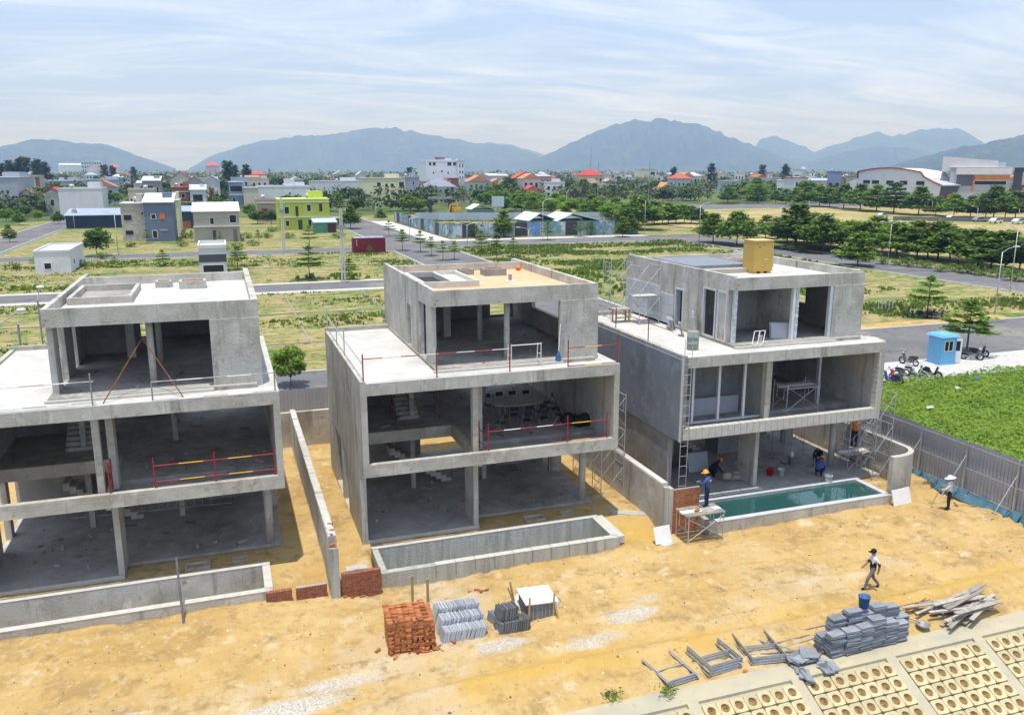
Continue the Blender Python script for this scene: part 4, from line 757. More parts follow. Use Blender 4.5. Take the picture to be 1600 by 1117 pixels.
# ================================================================== BUILDINGS BEHIND
WIN = M['glass']
def windows(t, rects, plane, frame=M['white'], axis=0, sgn=-1):
    for a0, a1, z0, z1 in rects:
        def bxx(i, d0, d1): return (a0+i, plane+min(sgn*d0, sgn*d1), z0+i, a1-i, plane+max(sgn*d0, sgn*d1), z1-i) if axis == 0 else (plane+min(sgn*d0, sgn*d1), a0+i, z0+i, plane+max(sgn*d0, sgn*d1), a1-i, z1-i)
        w = MB().box(*bxx(0, -.05, .06)).build('window', frame, t); MB().box(*bxx(min(.12,(a1-a0)*.12), -.02, .075)).build('pane', WIN, w)
def bld(label, x0, x1, by, ty, depth, col, roof='flat', roofc=(.5,.5,.5), wins=(), doors=(), cat='building', side=(), parapet=.0, frame=None, name='house', z=-.05, slabs=()):
    """Front wall between picture columns x0..x1, standing at row by, top at row ty; wins/doors as fractions of width and height."""
    Yf = G((x0+x1)/2, by, z).y; a = GY(x0, by, Yf).x; b = GY(x1, by, Yf).x; h = HT((x0+x1)/2, by, ty, z); w = b-a; m = paint(col) if not isinstance(col, str) else M[col]; rz_ = 0
    if x0 > 1150:            # the quarter on the right is turned towards the boulevard
        p = G((x0+x1)/2, by, z); nn_ = Vector((p.x-CAM.x, p.y-CAM.y, 0)).normalized(); hit = [CAM+ray(x, by)*((p-CAM).dot(nn_)/ray(x, by).dot(nn_)) for x in (x0, x1)]; a, Yf = hit[0].x, hit[0].y; w = (hit[1]-hit[0]).to_2d().length; rz_ = math.atan2(hit[1].y-hit[0].y, hit[1].x-hit[0].x)
    t = thing(name, label, cat, (a, Yf, z), rz_); MB().box(0,0,-.3,w,depth,h).build('wall', m, t)
    rm = paint(roofc)
    if roof == 'flat':
        if parapet: 
            q = MB(); q.box(-.1,-.1,h,w+.1,.12,h+parapet); q.box(-.1,depth-.12,h,w+.1,depth+.1,h+parapet); q.box(-.1,.12,h,.12,depth-.12,h+parapet); q.box(w-.12,.12,h,w+.1,depth-.12,h+parapet); q.build('parapet', m, t)
        MB().box(.15 if parapet else -.2, .15 if parapet else -.25, h+.002, w-.15 if parapet else w+.2, depth-.15 if parapet else depth+.1, h+(.05 if parapet else .22)).build('roof', rm, t)
    elif roof == 'shed': MB().hexa([(-.3,-.4,h),(w+.3,-.4,h),(w+.3,depth+.3,h+depth*.14),(-.3,depth+.3,h+depth*.14),(-.3,-.4,h+.15),(w+.3,-.4,h+.15),(w+.3,depth+.3,h+depth*.14+.15),(-.3,depth+.3,h+depth*.14+.15)]).build('roof', rm, t)
    elif roof == 'gable': MB().prof([(-.4,h-.1),(w/2,h+w*.38),(w+.4,h-.1),(w+.4,h+.1),(w/2,h+w*.38+.25),(-.4,h+.1)], 1, -.5, depth+.3).build('roof', rm, t); MB().prof([(0,h),(w,h),(w/2,h+w*.36)], 1, .02, .25).build('gable', m, t)
    elif roof == 'hip':
        e = .7; r_ = min(w, depth)*.5+e; k = r_*.5; MB().add([(-e,-e,h),(w+e,-e,h),(w+e,depth+e,h),(-e,depth+e,h),(w*.35,depth*.5,h+k),(w*.65,depth*.5,h+k)], [(0,1,5,4),(1,2,5),(2,3,4,5),(3,0,4),(0,3,2,1)]).build('roof', rm, t)
    windows(t, [(w*p, w*q, h*r_, h*s) for p,q,r_,s in wins], 0, frame or M['white'])
    if side: windows(t, [(depth*p, depth*q, h*r_, h*s) for p,q,r_,s in side], 0 if a > CAM.x else w, frame or M['white'], 1, -1 if a > CAM.x else 1)
    for p,q,r_,s,dc in doors: MB().box(w*p,-.07,h*r_,w*q,.02,h*s).build('door', paint(dc), t)
    for s in slabs: MB().box(-.15,-.5,h*s-.12,w+.15,-.002,h*s+.12).build('balcony_slab', paint((.55,.55,.53)), t)
    if h > 4.5 and roof == 'flat' and random.random() < .75:
        k_ = random.uniform(.2,.75); tk = MB(); tk.tube((w*k_-.7,depth*.5,h+1.0),(w*k_+.7,depth*.5,h+1.0),.5,10); tk.build('water_tank', M['steel'], t, True); MB().box(w*k_-.5,depth*.5-.4,h+.05,w*k_+.5,depth*.5+.4,h+.5).build('tank_stand', M['steel_old'], t)
    if h > 5 and random.random() < .6: MB().box(w*.62,depth*.45,h+.05,w*.92,depth*.9,h+2.0).build('stair_head', m, t)
    t['h'] = h; t['w'] = w; return t
def w2(n, r, u0=.1, u1=.9, fill=.5):  # n windows across for each vertical band in r
    out = []
    for v0, v1 in r:
        for i in range(n): c = u0+(u1-u0)*(i+.5)/n; hw = (u1-u0)/n*fill/2; out.append((c-hw, c+hw, v0, v1))
    return out
bld('pale blue-grey windowless hall at the left picture edge', -60, 33, 333, 278, 30, (.40,.43,.48), roofc=(.45,.47,.5))
bld('beige house with red brick corner above the left hall', 30, 66, 318, 275, 12, (.50,.47,.42), wins=[(.4,.5,.6,.8)], doors=[(.82,1,.4,.95,(.28,.09,.07))])
bld('pink gabled house behind the left street trees', 35, 56, 332, 303, 9, (.56,.47,.45), 'gable', (.42,.22,.2), doors=[(.3,.8,.1,.8,(.10,.07,.05))])
bld('grey house with bright red tiled roof by the left road', 75, 96, 336, 301, 10, (.42,.42,.4), 'gable', (.50,.06,.06), wins=[(.3,.6,.4,.7)])
bld('big plain white-walled building beside the red-roofed house', 96, 164, 346, 296, 14, (.60,.61,.63), roofc=(.5,.5,.5), parapet=.4)
bld('long low building with dark openings and grey roof behind the white wall', 70, 128, 305, 283, 14, (.36,.37,.4), roofc=(.5,.52,.56), wins=[(.25,.5,.1,.7),(.6,.95,.1,.7)])
bld('long blue-grey roofed building right of the dark openings', 128, 188, 302, 281, 16, (.34,.40,.48), roofc=(.45,.5,.58), wins=[(.1,.3,.2,.6),(.6,.75,.1,.5)])
bld('navy yard wall with pale blue roof behind the white hut', 104, 192, 357, 337, 10, (.035,.05,.085), 'shed', (.32,.38,.46), cat='shed', name='shed')
t = thing('water_tower', 'dark rounded concrete stair tower rising above the navy wall', 'tower', G(119,356)); MB().box(-.6,-.6,0,.6,.6,4.6).build('shaft', M['concrete_dark'], t); MB().ball((0,0,4.6),.6,.6,.6).build('top', M['concrete_dark'], t, True)
bld('beige two-storey house with terracotta doors above the grey block', 204, 244, 341, 297, 10, (.50,.45,.36), roofc=(.55,.53,.5), parapet=.4, doors=[(.3,.48,.30,.8,(.30,.12,.07)),(.55,.7,.4,.8,(.5,.36,.2)),(.74,.9,.4,.8,(.5,.36,.2))], wins=[(.06,.16,.35,.7)])
bld('dark grey house with slanted pale roof slab among the trees', 226, 254, 328, 283, 12, (.30,.31,.33), 'shed', (.52,.53,.5), wins=[(.1,.6,.45,.85),(.75,.9,.1,.8)])
bld('narrow red brick house with small windows and balconies', 272, 298, 330, 293, 12, (.27,.10,.075), wins=[(.5,.75,.55,.75)], roofc=(.35,.15,.1), slabs=(.38,.82))
bld('white house with pale blue metal awning next to the brick house', 299, 324, 330, 297, 12, (.55,.58,.6), 'shed', (.55,.62,.68), wins=[(.15,.8,.45,.8)], slabs=(.35,))
bld('white house with two pointed gables and a wooden door', 322, 346, 322, 284, 12, (.62,.62,.62), 'gable', (.58,.58,.6), doors=[(.25,.6,.3,.75,(.30,.12,.06))], wins=[(.75,.85,.5,.65)])
bld('grey gabled house left of the white twin gables', 296, 318, 312, 284, 12, (.42,.43,.46), 'gable', (.36,.2,.2))
bld('bare grey concrete two-storey building beside the blue one', 193, 229, 377, 319, 11, 'concrete', roofc=(.5,.5,.48), wins=[(.09,.46,.56,.72),(.12,.48,.17,.30),(.88,.97,.72,.78)], frame=M['concrete_dark'], side=())
bld('slate-blue two-storey building with orange window', 229, 275, 377.5, 317, 12, (.155,.19,.27), 'shed', (.58,.6,.6), wins=[(.22,.40,.58,.72),(.22,.40,.08,.30)], doors=[(.52,.70,.58,.74,(.62,.17,.06)),(.5,.75,.28,.31,(.45,.47,.5))])
bld('pale green narrow house squeezed behind the blue building', 268, 283, 364, 314, 14, (.52,.58,.36), roofc=(.5,.5,.45))
bld('navy shed with pale blue roof between the blue and the bare houses', 281, 306, 357, 331, 8, (.06,.075,.11), 'shed', (.32,.38,.48), cat='shed', name='shed', doors=[(.1,.7,0,.45,(.36,.12,.08))])
bld('weathered beige two-storey house with white metal roof', 305, 376, 378.5, 331, 11, (.42,.39,.33), 'shed', (.66,.68,.64), wins=[(.35,.45,.58,.82),(.78,.95,.62,.90)], doors=[(.40,.47,.0,.40,(.12,.09,.08)),(.85,.94,.02,.42,(.22,.19,.17))], slabs=(.52,))
bld('small modern white house with dark glass front behind the left villa', 313, 356, 431, 388, 9, (.60,.61,.62), roofc=(.6,.6,.58), parapet=.5, wins=[(.10,.9,.12,.42)], doors=[(0,1,.50,.78,(.075,.08,.095))])
bld('white one-storey hut with a small window and flat roof', 56, 112, 427, 394, 14, (.66,.67,.70), roofc=(.58,.58,.56), parapet=.3, wins=[(.24,.47,.18,.52)], side=[(.2,.28,.3,.6)])
bld('blue two-storey house with glazed balcony', 360, 382, 325, 285, 12, (.24,.29,.40), roofc=(.55,.57,.6), wins=[(.05,.95,.62,.88),(.2,.4,.1,.4)], slabs=(.5,))
bld('plain beige house right of the glazed blue house', 382, 405, 325, 294, 12, (.56,.50,.42), roofc=(.5,.46,.4))
bld('wide white villa with roof balustrade and stair turret', 405, 486, 322, 293, 14, (.66,.67,.69), roofc=(.6,.6,.6), parapet=.7, wins=[(.42,.48,.3,.55),(.58,.62,.6,.75)])
bld('white stair turret on the roof of the wide villa', 447, 462, 321, 281, 6, (.66,.67,.69), roofc=(.6,.6,.6), cat='turret', name='stair_turret')
bld('brown-fronted house with red door beside the lime green building', 403, 440, 347, 313, 11, (.40,.33,.26), roofc=(.5,.48,.44), parapet=.4, doors=[(.18,.45,.10,.62,(.26,.05,.04))], slabs=(.88,))
g = bld('lime green two-storey building with dark windows and balcony', 437, 516, 359, 312, 10, (.50,.60,.09), roofc=(.58,.68,.2), wins=[(.11,.21,.52,.78),(.55,.64,.60,.84),(.12,.2,.12,.32),(.56,.64,.10,.34)], doors=[(.33,.385,.42,.78,(.07,.06,.05)),(.80,.86,.60,.86,(.05,.05,.05)),(.37,.45,0,.33,(.06,.09,.07))], slabs=(.42,.92))
bld('small green and brown shed in front of the lime green building', 492, 526, 364, 348, 5, (.12,.30,.22), 'shed', (.45,.6,.52), cat='shed', name='shed', doors=[(.6,.98,.05,.9,(.11,.045,.04))])
bld('lavender yard wall at the street corner', 524, 538, 357, 342, 6, (.42,.42,.55), cat='wall', name='yard_wall', roofc=(.4,.4,.5))
bld('long white two-storey terrace with small square windows', 488, 566, 314, 284, 12, (.60,.62,.65), roofc=(.55,.56,.57), parapet=.4, wins=w2(5,[(.35,.55)],.05,.85,.28)+w2(5,[(.02,.2)],.05,.85,.3))
bld('cream three-storey block with brown windows', 568, 634, 319, 279, 13, (.68,.66,.46), roofc=(.5,.45,.4), wins=[(.33,.42,.68,.85),(.52,.59,.65,.80),(.65,.73,.65,.80),(.85,.97,.66,.86),(.34,.43,.36,.54),(.53,.59,.35,.50),(.65,.73,.35,.5),(.84,.92,.34,.52),(.35,.43,.06,.2),(.84,.92,.05,.2),(.95,.99,.08,.2)], frame=paint((.5,.45,.3)))
bld('blue-grey narrow house attached to the cream block', 634, 656, 318, 277, 13, (.34,.38,.46), roofc=(.4,.4,.4), wins=[(.3,.5,.1,.55),(.5,.65,.7,.85),(.75,.95,.3,.45)])
hot = bld('tall white five-storey hotel with red roof sign', 667, 716, 303, 253, 22, (.72,.75,.80), roofc=(.6,.6,.6), parapet=1.2, wins=[(.20,.245,.62,.70),(.46,.52,.67,.74),(.66,.71,.62,.70),(.20,.245,.36,.45),(.46,.52,.41,.48),(.66,.71,.36,.45)]+[(.08,.16,.88,.99),(.2,.3,.88,.99),(.66,.8,.88,.99),(.84,.94,.88,.99)], cat='hotel', name='hotel')
sg = MB(); hw_, hh_ = hot['w'], hot['h']
for i in range(9): x = hw_*(.30+.035*i); sg.box(x,2,hh_+1.3,x+hw_*.022,2.2,hh_+2.9)
sg.box(hw_*.3,2.05,hh_+2.0,hw_*.62,2.15,hh_+2.3); sg.build('roof_sign', paint((.28,.03,.06)), hot)
bld('slim balcony wing on the right of the tall white hotel', 716, 726, 303, 252, 20, (.68,.70,.74), roofc=(.4,.42,.45), wins=w2(2,[(.1,.18),(.27,.36),(.45,.54),(.62,.71),(.8,.92)],.1,.95,.55), cat='hotel', name='hotel_wing')
bld('white villa with grey hipped roof in front of the hotel', 668, 712, 315, 292, 14, (.68,.69,.72), 'hip', (.24,.26,.31), wins=[(.04,.18,.45,.85),(.30,.36,.5,.85),(.60,.80,.45,.85)], doors=[(.05,.95,.0,.28,(.10,.11,.12))])
bld('small red-brown roofed house between the villa and the hotel', 700, 717, 306, 279, 9, (.45,.40,.38), roofc=(.30,.10,.08), doors=[(.0,1,.55,1,(.30,.10,.08))])
bld('long cream yard wall in front of the grey-roofed villa', 659, 736, 317, 307, .4, (.60,.53,.36), cat='wall', name='yard_wall', roofc=(.6,.55,.4))
bld('white house with pinkish gable right of the hotel', 728, 764, 305, 281, 14, (.60,.61,.63), roofc=(.6,.6,.62), parapet=.3, doors=[(0,.12,.3,1,(.45,.28,.28))])
bld('cream house with big red hipped roof by the pylon', 912, 943, 296, 274, 16, (.62,.52,.30), 'hip', (.50,.06,.05), wins=w2(4,[(.55,.8),(.1,.4)],.05,.95,.5))
bld('pale pink house with balcony right of the red roof', 947, 972, 290, 272, 14, (.58,.50,.52), wins=[(.65,.95,.3,.8)], roofc=(.5,.5,.5))
bld('low white house among trees right of the pink one', 972, 992, 290, 277, 12, (.6,.61,.62), roofc=(.55,.55,.55), wins=[(.2,.5,.3,.7)])
bld('cream tower-like house with mast on its roof', 1001, 1025, 290, 265, 14, (.62,.58,.46), roofc=(.3,.25,.22), wins=[(.6,.9,.6,.85)]); bld('white glazed house below the cream tower house', 1017, 1036, 291, 274, 12, (.66,.68,.7), roofc=(.6,.6,.6), wins=[(.2,.7,.25,.75)])
bld('low white house with dark porches left of the orange roofs', 1064, 1082, 290, 275, 12, (.6,.56,.54), roofc=(.5,.5,.5), wins=[(.15,.7,.35,.8)]); bld('house with orange tiled gable and pale front', 1080, 1094, 290, 276, 10, (.55,.5,.47), 'gable', (.50,.18,.06), wins=[(.2,.8,.3,.75)])
bld('long pale house behind the casuarina', 1100, 1124, 287, 271, 12, (.55,.53,.48), roofc=(.6,.6,.58), wins=w2(4,[(.3,.7)])); bld('low house with orange and teal walls', 1117, 1134, 290, 280, 9, (.55,.36,.12), roofc=(.3,.45,.45)); bld('white house with flat canopy roof', 1137, 1150, 291, 275, 10, (.66,.67,.7), roofc=(.6,.62,.65), wins=[(.1,.9,.3,.5)])
bld('white low villa among dark trees left of the far hall', 1178, 1202, 287, 273, 12, (.62,.63,.64), roofc=(.6,.6,.6), wins=[(.6,.95,.2,.6)]); bld('pale green-white house half hidden by trees', 1212, 1236, 305, 282, 12, (.62,.65,.64), roofc=(.64,.68,.66), wins=[(.1,.4,.3,.5)])
bld('large white stepped house with roof terrace', 1237, 1272, 303, 277, 14, (.60,.63,.66), roofc=(.6,.6,.62), parapet=.4, wins=[(.4,.55,.35,.7),(.75,.9,.35,.7)]); bld('white upper block of the stepped house', 1237, 1258, 298, 265, 12, (.62,.64,.67), roofc=(.6,.6,.62), wins=[(.1,.5,.6,.75)]); bld('low white carport house between white and blue houses', 1272, 1290, 302, 280, 12, (.58,.6,.62), roofc=(.64,.66,.68), wins=[(.1,.9,.1,.6)])
bld('blue-violet house with dark windows beside the white hall', 1290, 1313, 302, 268, 14, (.22,.25,.38), roofc=(.3,.32,.4), wins=[(.15,.4,.3,.5),(.6,.9,.3,.5)], slabs=(.28,))
bld('teal-roofed white institute far behind the left trees', 128, 161, 272, 252, 40, (.55,.66,.68), roofc=(.30,.62,.62), wins=w2(8,[(.15,.35),(.45,.65),(.75,.92)],.02,.98,.7)); bld('long white hall left of the teal-roofed institute', 92, 132, 272, 258, 40, (.62,.64,.66), 'shed', (.6,.62,.64)); bld('red-roofed hall in front of the teal institute', 135, 158, 274, 264, 30, (.62,.6,.6), 'gable', (.48,.08,.08)); bld('pink-roofed hall right of the teal institute', 170, 188, 273, 261, 30, (.6,.55,.55), 'hip', (.5,.12,.16)); bld('red temple-like roof above the trees at left centre', 322, 344, 275, 259, 40, (.5,.4,.38), 'hip', (.55,.09,.09))
k = 0; infill = []
for i in range(52):
    x0 = random.choice((random.uniform(0,560), random.uniform(0,560), random.uniform(735,930), random.uniform(1030,1320))); by = random.uniform(283,312); infill.append((x0, by))
for i, (x0, by) in enumerate(sorted(infill)):
    wpx = random.uniform(14,30)*(by-264)/36; hpx = random.uniform(.38,.68)*(by-264)+2; c = random.choice(((.62,.63,.64),(.64,.62,.58),(.52,.55,.60),(.58,.50,.42),(.45,.47,.5),(.60,.56,.44),(.42,.5,.55),(.5,.36,.3))); cn = 'white' if min(c) > .57 else 'tinted'
    n_ = ORDW[i % 26]; grp = 'left' if i < 26 else 'right'
    bld('%s house from %s in the %s half of the packed town behind the plots' % (n_, 'left', grp), x0, x0+wpx, by, by-hpx, 9, c, random.choice(('flat','flat','flat','gable','hip','shed')), random.choice(((.45,.12,.08),(.5,.5,.5),(.58,.6,.62),(.40,.2,.14),(.36,.42,.48))), w2(2+int(wpx > 14),[(.55,.8),(.12,.4)],.08,.92,.5), parapet=.5)
# white hall with the arched red-edged roof
A = G(1325,320); B_ = G(1461,329); xa, Yh = A.x, A.y; Lh = (B_-A).to_2d().length; Hh = HT(1393,324,264)
hall = thing('sports_hall', 'white hall with arched red-edged roof behind the far trees', 'hall', (xa, Yh, -.05), math.atan2(B_.y-A.y, B_.x-A.x))
prof_ = [(0,0),(Lh,0),(Lh*1.03,Hh*.60),(Lh*.86,Hh*.80)]+[(Lh*(.82-.72*i/8), Hh*(.86+.16*math.sin(math.pi*(i+1.2)/10.5))) for i in range(9)]+[(Lh*.10,Hh*.74),(0,Hh*.66)]
MB().prof(prof_, 1, 0, 11).build('wall', paint((.72,.72,.75)), hall)
e = MB()
for p, q in zip(prof_[2:-2], prof_[3:-1]): e.bar((p[0],-.3,p[1]+.15), (q[0],-.3,q[1]+.15), .7, .35)
e.build('roof_edge', paint((.33,.05,.06)), hall)
windows(hall, [(Lh*u, Lh*(u+.085), Hh*.60, Hh*.70) for u in (.17,.28,.45,.60,.78)]+[(Lh*u, Lh*(u+.09), Hh*.33, Hh*.43) for u in (.03,.27,.45,.60,.77)], 0, M['stone_dark'])
MB().hexa([(Lh*.9,.35,0),(Lh+.6,.35,0),(Lh+.6,15,0),(Lh*.9,15,0),(Lh*.9,.3,Hh*.585),(Lh*1.03+1.0,.3,Hh*.595),(Lh*1.03+1.2,15.5,Hh*.60),(Lh*.9,15.5,Hh*.60)]).build('dark_wing', paint((.09,.105,.13)), hall)
MB().hexa([(Lh*.84,-.2,Hh*.80),(Lh*1.055,-.2,Hh*.595),(Lh*1.055,16,Hh*.605),(Lh*.9,16,Hh*.7),(Lh*.84,-.2,Hh*.82),(Lh*1.055,-.2,Hh*.62),(Lh*1.055,16,Hh*.63),(Lh*.9,16,Hh*.73)]).build('wing_roof', paint((.46,.48,.50)), hall)
MB().bar((Lh*1.022+.9,3,Hh*.34),(Lh*1.022+.9,10,Hh*.36),.5,1.4).build('orange_stripe', paint((.70,.22,.02)), hall)
col_ = bld('grey and white school building with orange band beyond the hall', 1478, 1572, 330, 262, 30, (.42,.44,.48), roofc=(.6,.6,.62), wins=[(.42,.95,.60,.70),(.60,.80,.28,.42)], doors=[(.40,.99,.72,.80,(.75,.24,.03)),(.38,.42,.45,.80,(.75,.24,.03)),(.40,.56,.03,.20,(.75,.24,.03)),(.12,.40,.58,.84,(.13,.15,.19))], cat='school', name='school')
w_, h_ = col_['w'], col_['h']; MB().hexa([(-3,1,h_*.9),(w_*.78,1,h_),(w_*.78,28,h_),(-3,28,h_*.9),(-3,1,h_*1.26),(w_*.78,1,h_*1.15),(w_*.78,28,h_*1.15),(-3,28,h_*1.26)]).build('upper_block', paint((.62,.60,.62)), col_)
MB().box(w_*.1,-1,h_*.84,w_*1.02,1,h_*.99).build('white_band', paint((.66,.63,.63)), col_)
bld('dark charcoal building at the right picture edge', 1577, 1640, 330, 262, 26, (.075,.08,.095), roofc=(.55,.57,.6), doors=[(.25,1,.45,.55,(.5,.16,.14)),(.22,1,.60,.9,(.45,.46,.5))], name='school', cat='school')
# picture-panel hoarding round the building lot
def hoarding(label, p0, p1, n, h):
    p0 = Vector((*p0,0)); p1 = Vector((*p1,0)); L = (p1-p0).length; t = thing('hoarding', label, 'hoarding', p0, math.atan2(p1.y-p0.y,p1.x-p0.x)); w = L/n
    for i in range(n):
        k = i % 4; dark = k in (1,); m = PAN[i % len(PAN)] if not dark else M['hoard_dark']
        MB().box(i*w+.03,-.05,.1,(i+1)*w-.03,.05,h).build('panel', m, t)
        MB().box(i*w-.05,-.08,-.1,i*w+.05,.1,h+.1).build('post', M['steel_old'], t)
M['hoard_dark'] = mat('hoarding_dark', (.045,.05,.055), .6, .3, .4)
PAN = [layered('picture_panel', [((.16,.24,.30),), (c1, .35, .45, .6), (c2, .6, .52, .64), ((.05,.08,.06), 1.2, .58, .66)], .6, 0, 4) for c1, c2 in (((.45,.52,.58),(.10,.22,.10)), ((.10,.22,.50),(.50,.58,.62)), ((.42,.46,.50),(.16,.20,.22)), ((.55,.58,.58),(.10,.30,.28)), ((.10,.28,.20),(.5,.55,.5)))]
hoarding('grey picture-panel hoarding along the side road', (45.2,222), (44.6,156.5), 16, 3.0)
hoarding('picture-panel hoarding with landscape photos facing the boulevard', (44.7,156), (92,153.6), 15, 3.3)
sheet_fence('pale blue sheet fence at the back of the hoarded lot', (52,224), (116,206), -.05, 2.5, M['fence_pale'], 1.8, False)
def shed(label, x0, x1, by, eave, ridge_, depth):
    Yf = G((x0+x1)/2, by).y; a = GY(x0,by,Yf).x; b = GY(x1,by,Yf).x; h = HT((x0+x1)/2, by, eave); r_ = HT((x0+x1)/2, by, ridge_); w = b-a; t = thing('site_shed', label, 'shed', (a,Yf,0)); MB().box(0,0,0,w,depth,h).build('wall', paint((.16,.27,.26)), t)
    MB().prof([(-.5,h-.1),(w*.32,r_),(w+.5,h-.15),(w+.5,h),(w*.32,r_+.15),(-.5,h+.05)], 1, -.6, depth+.4).build('roof', paint((.60,.74,.70)), t)
shed('left site shed with folded mint roof behind the hoarding', 828, 872, 366, 345, 334, 10); shed('right site shed with folded mint roof behind the hoarding', 872, 936, 366, 345, 334, 10); shed('open site shed with mint roof beside the blue billboard', 738, 772, 342, 327, 320, 6)
t = thing('billboard', 'blank pale blue billboard on posts in the hoarded lot', 'billboard', G(778,333)); w = 4.6; MB().box(-w/2,-.1,2.2,w/2,.1,6.0).build('board', paint((.42,.53,.62)), t)
for x in (-1.8,0,1.8): MB().box(x-.1,.11,0,x+.1,.3,5.9).build('post', M['steel_old'], t)
t = thing('gate_frame', 'dark grey portal frame standing in the hoarded lot', 'gate', G(688,336)); MB().box(-4,-.5,0,-3,.5,5.4).build('post', M['hoard_dark'], t); MB().box(3,-.5,0,4,.5,5.4).build('post', M['hoard_dark'], t); MB().box(-4.2,-.6,5.401,4.2,.6,6.2).build('lintel', paint((.25,.27,.31)), t)
t = thing('excavator', 'yellow excavator with folded arm in the hoarded lot', 'excavator', G(709,336)); ye = paint((.65,.36,.03)); MB().bar((-1.8,0,.8),(-1.2,0,3.6),.5).build('arm', ye, t); MB().bar((-1.2,0,3.6),(1.4,0,3.4),.5).build('boom', ye, t); MB().bar((1.4,0,3.3),(2.0,0,1.0),.45).build('stick', ye, t); MB().box(-.2,-1,1.0,2.4,1,2.4).build('cab', ye, t); MB().box(-.6,-1.2,0,2.6,1.2,.9).build('track', M['rubber'], t)
# shipping container on the plot corner
p = G(578,394.5); t = thing('shipping_container', 'dark red shipping container with blue panels on its roof', 'container', (p.x-3.05,p.y,0)); mr_ = paint((.17,.025,.035)); MB().box(0,0,.1,6.1,2.4,2.7).build('body', mr_, t); q = MB()
for i in range(20): q.box(.15+i*.295,-.04,.2,.30+i*.295,-.001,2.6)
q.build('corrugation', mr_, t)['kind'] = 'stuff'
for i in range(4): MB().box(.2+i*1.45,.15,2.72,1.55+i*1.45,2.2,2.8).build('roof_panel', paint((.36,.42,.56)), t)
q = MB(); [q.box(.55+.0*i,-.06,2.25-.32*i,.68,-.045,2.42-.32*i) for i in range(4)]; q.build('white_marking', M['white'], t)
# parked cars by the hall fence
def car(x, y, c, label):
    p = G(x, y); t = thing('parked_car', label, 'car', p, random.uniform(-.2,.2), 'cars by the hall fence'); MB().prof([(0,.35),(4.3,.35),(4.4,.8),(3.4,.95),(2.8,1.45),(1.2,1.45),(.5,.95),(0,.85)], 1, -.85, .85).build('body', paint(c), t); MB().prof([(1.0,.98),(3.2,.98),(2.75,1.4),(1.3,1.4)], 1, -.87, .87).build('glass', M['glass'], t)
    for cx in (.8,3.5):
        for sy in (-.75,.75): MB().tube((cx,sy-.1,.32),(cx,sy+.1,.32),.32,10).build('wheel', M['rubber'], t)
for i, (x, y, c) in enumerate([(1372,340,(.5,.5,.52)),(1478,345,(.65,.65,.66)),(1548,349,(.7,.7,.7)),(1584,350,(.6,.62,.64)),(1520,347,(.25,.26,.28))]): car(x, y, c, ORDW[i]+' parked car from left under the trees before the white hall')
p0 = G(1395,345); p1 = G(1600,352)
sheet_fence('dark rail fence along the hall car park', (p0.x,p0.y), (p1.x+30,p1.y), 0, 1.3, M['stone_dark'], 2.5, False)
# small far houses of the town
fh = []
for i in range(150):
    d = 430+random.random()**1.3*1500; a = random.uniform(-.56,.56)+YAW; x = CAM.x+d*math.sin(a); y = CAM.y+d*math.cos(a)
    if 100 < x < 330 and y < 330: continue
    w = random.uniform(6,14); h = random.choice((4,5,7,8,9,11)); ci = random.randrange(5); c = ((.66,.67,.68),(.6,.58,.52),(.52,.55,.6),(.62,.5,.42),(.4,.46,.52))[ci]; gab = False; mb = MB().box(0,0,0,w,9,h)
    if random.random() < .45: gab = True; mb.prof([(-.5,h),(w/2,h+w*.28),(w+.5,h)], 1, -.5, 9.5, 1)
    else: mb.box(-.3,-.3,h+.01,w+.3,9.3,h+.5,1)
    for q in range(int(w//3)): mb.box(1+q*3,-.06,h*.55,2.4+q*3,.0,h*.8,2)
    o = mb.build('far_house', [paint(c), paint(((.45,.12,.08),(.5,.5,.5),(.5,.25,.15))[i % 3]), WIN], loc=(x,y,-.3)); fh.append((a, ('white','cream','pale blue','tan','slate')[ci], ('red','grey','brown')[i % 3], 'pitched' if gab else 'flat', o))
cnt_ = {}
for a, c, r_, g_, o in sorted(fh, key=lambda q: q[0]): k = (c, r_, g_); cnt_[k] = cnt_.get(k, 0)+1; tag(o, '%s from left of the tiny far %s houses with %s %s roofs' % (ORDW[cnt_[k]-1], c, g_, r_), 'house', 'far town houses')

# ================================================================== LAMPS, POLES
def lamp(x, by, ty, label, double=False, arm=1, r=.07):
    p = G(x, by, -.05); h = HT(x, by, ty, -.05); t = thing('street_lamp', label, 'lamp', p, 0, 'street lamps'); MB().tube((0,0,-.2),(0,0,h*.93),r,7,r*.6).build('pole', M['steel'], t, True)
    for s in ((1,-1) if double else (arm,)):
        MB().tube((0,0,h*.92),(s*.9,0,h*.985),r*.5,5).build('arm', M['steel'], t); MB().tube((s*.85,0,h*.98),(s*1.7,0,h),r*.5,5).build('arm', M['steel'], t); MB().box(min(s*1.6,s*2.3),-.14,h-.04,max(s*1.6,s*2.3),.14,h+.08).build('lamp_head', M['white'], t)
for i, q in enumerate(sorted([(1554,491,386,False,1),(1578,456,352,True,1),(1387,413,346,True,1),(1217,374,320,False,1),(1092,378,317,False,1),(1007,364,310,False,-1),(885,336,297,False,1),(943,344,314,True,1),(848,372,311,False,1),(826,409,355,False,-1),(730,387,349,True,1),(588,347,316,False,1),(185,398,331,False,-1),(117,359,329,False,1),(74,338,300,False,1),(1524,362,322,False,-1),(1455,338,312,False,-1),(1264,326,314,False,-1),(540,352,325,False,1),(1590,352,325,False,-1),(872,331,295,False,1),(640,368,340,False,1)])):
    lamp(q[0], q[1], q[2], '%s street lamp counting from the left picture edge' % ORDW[i], q[3], q[4])
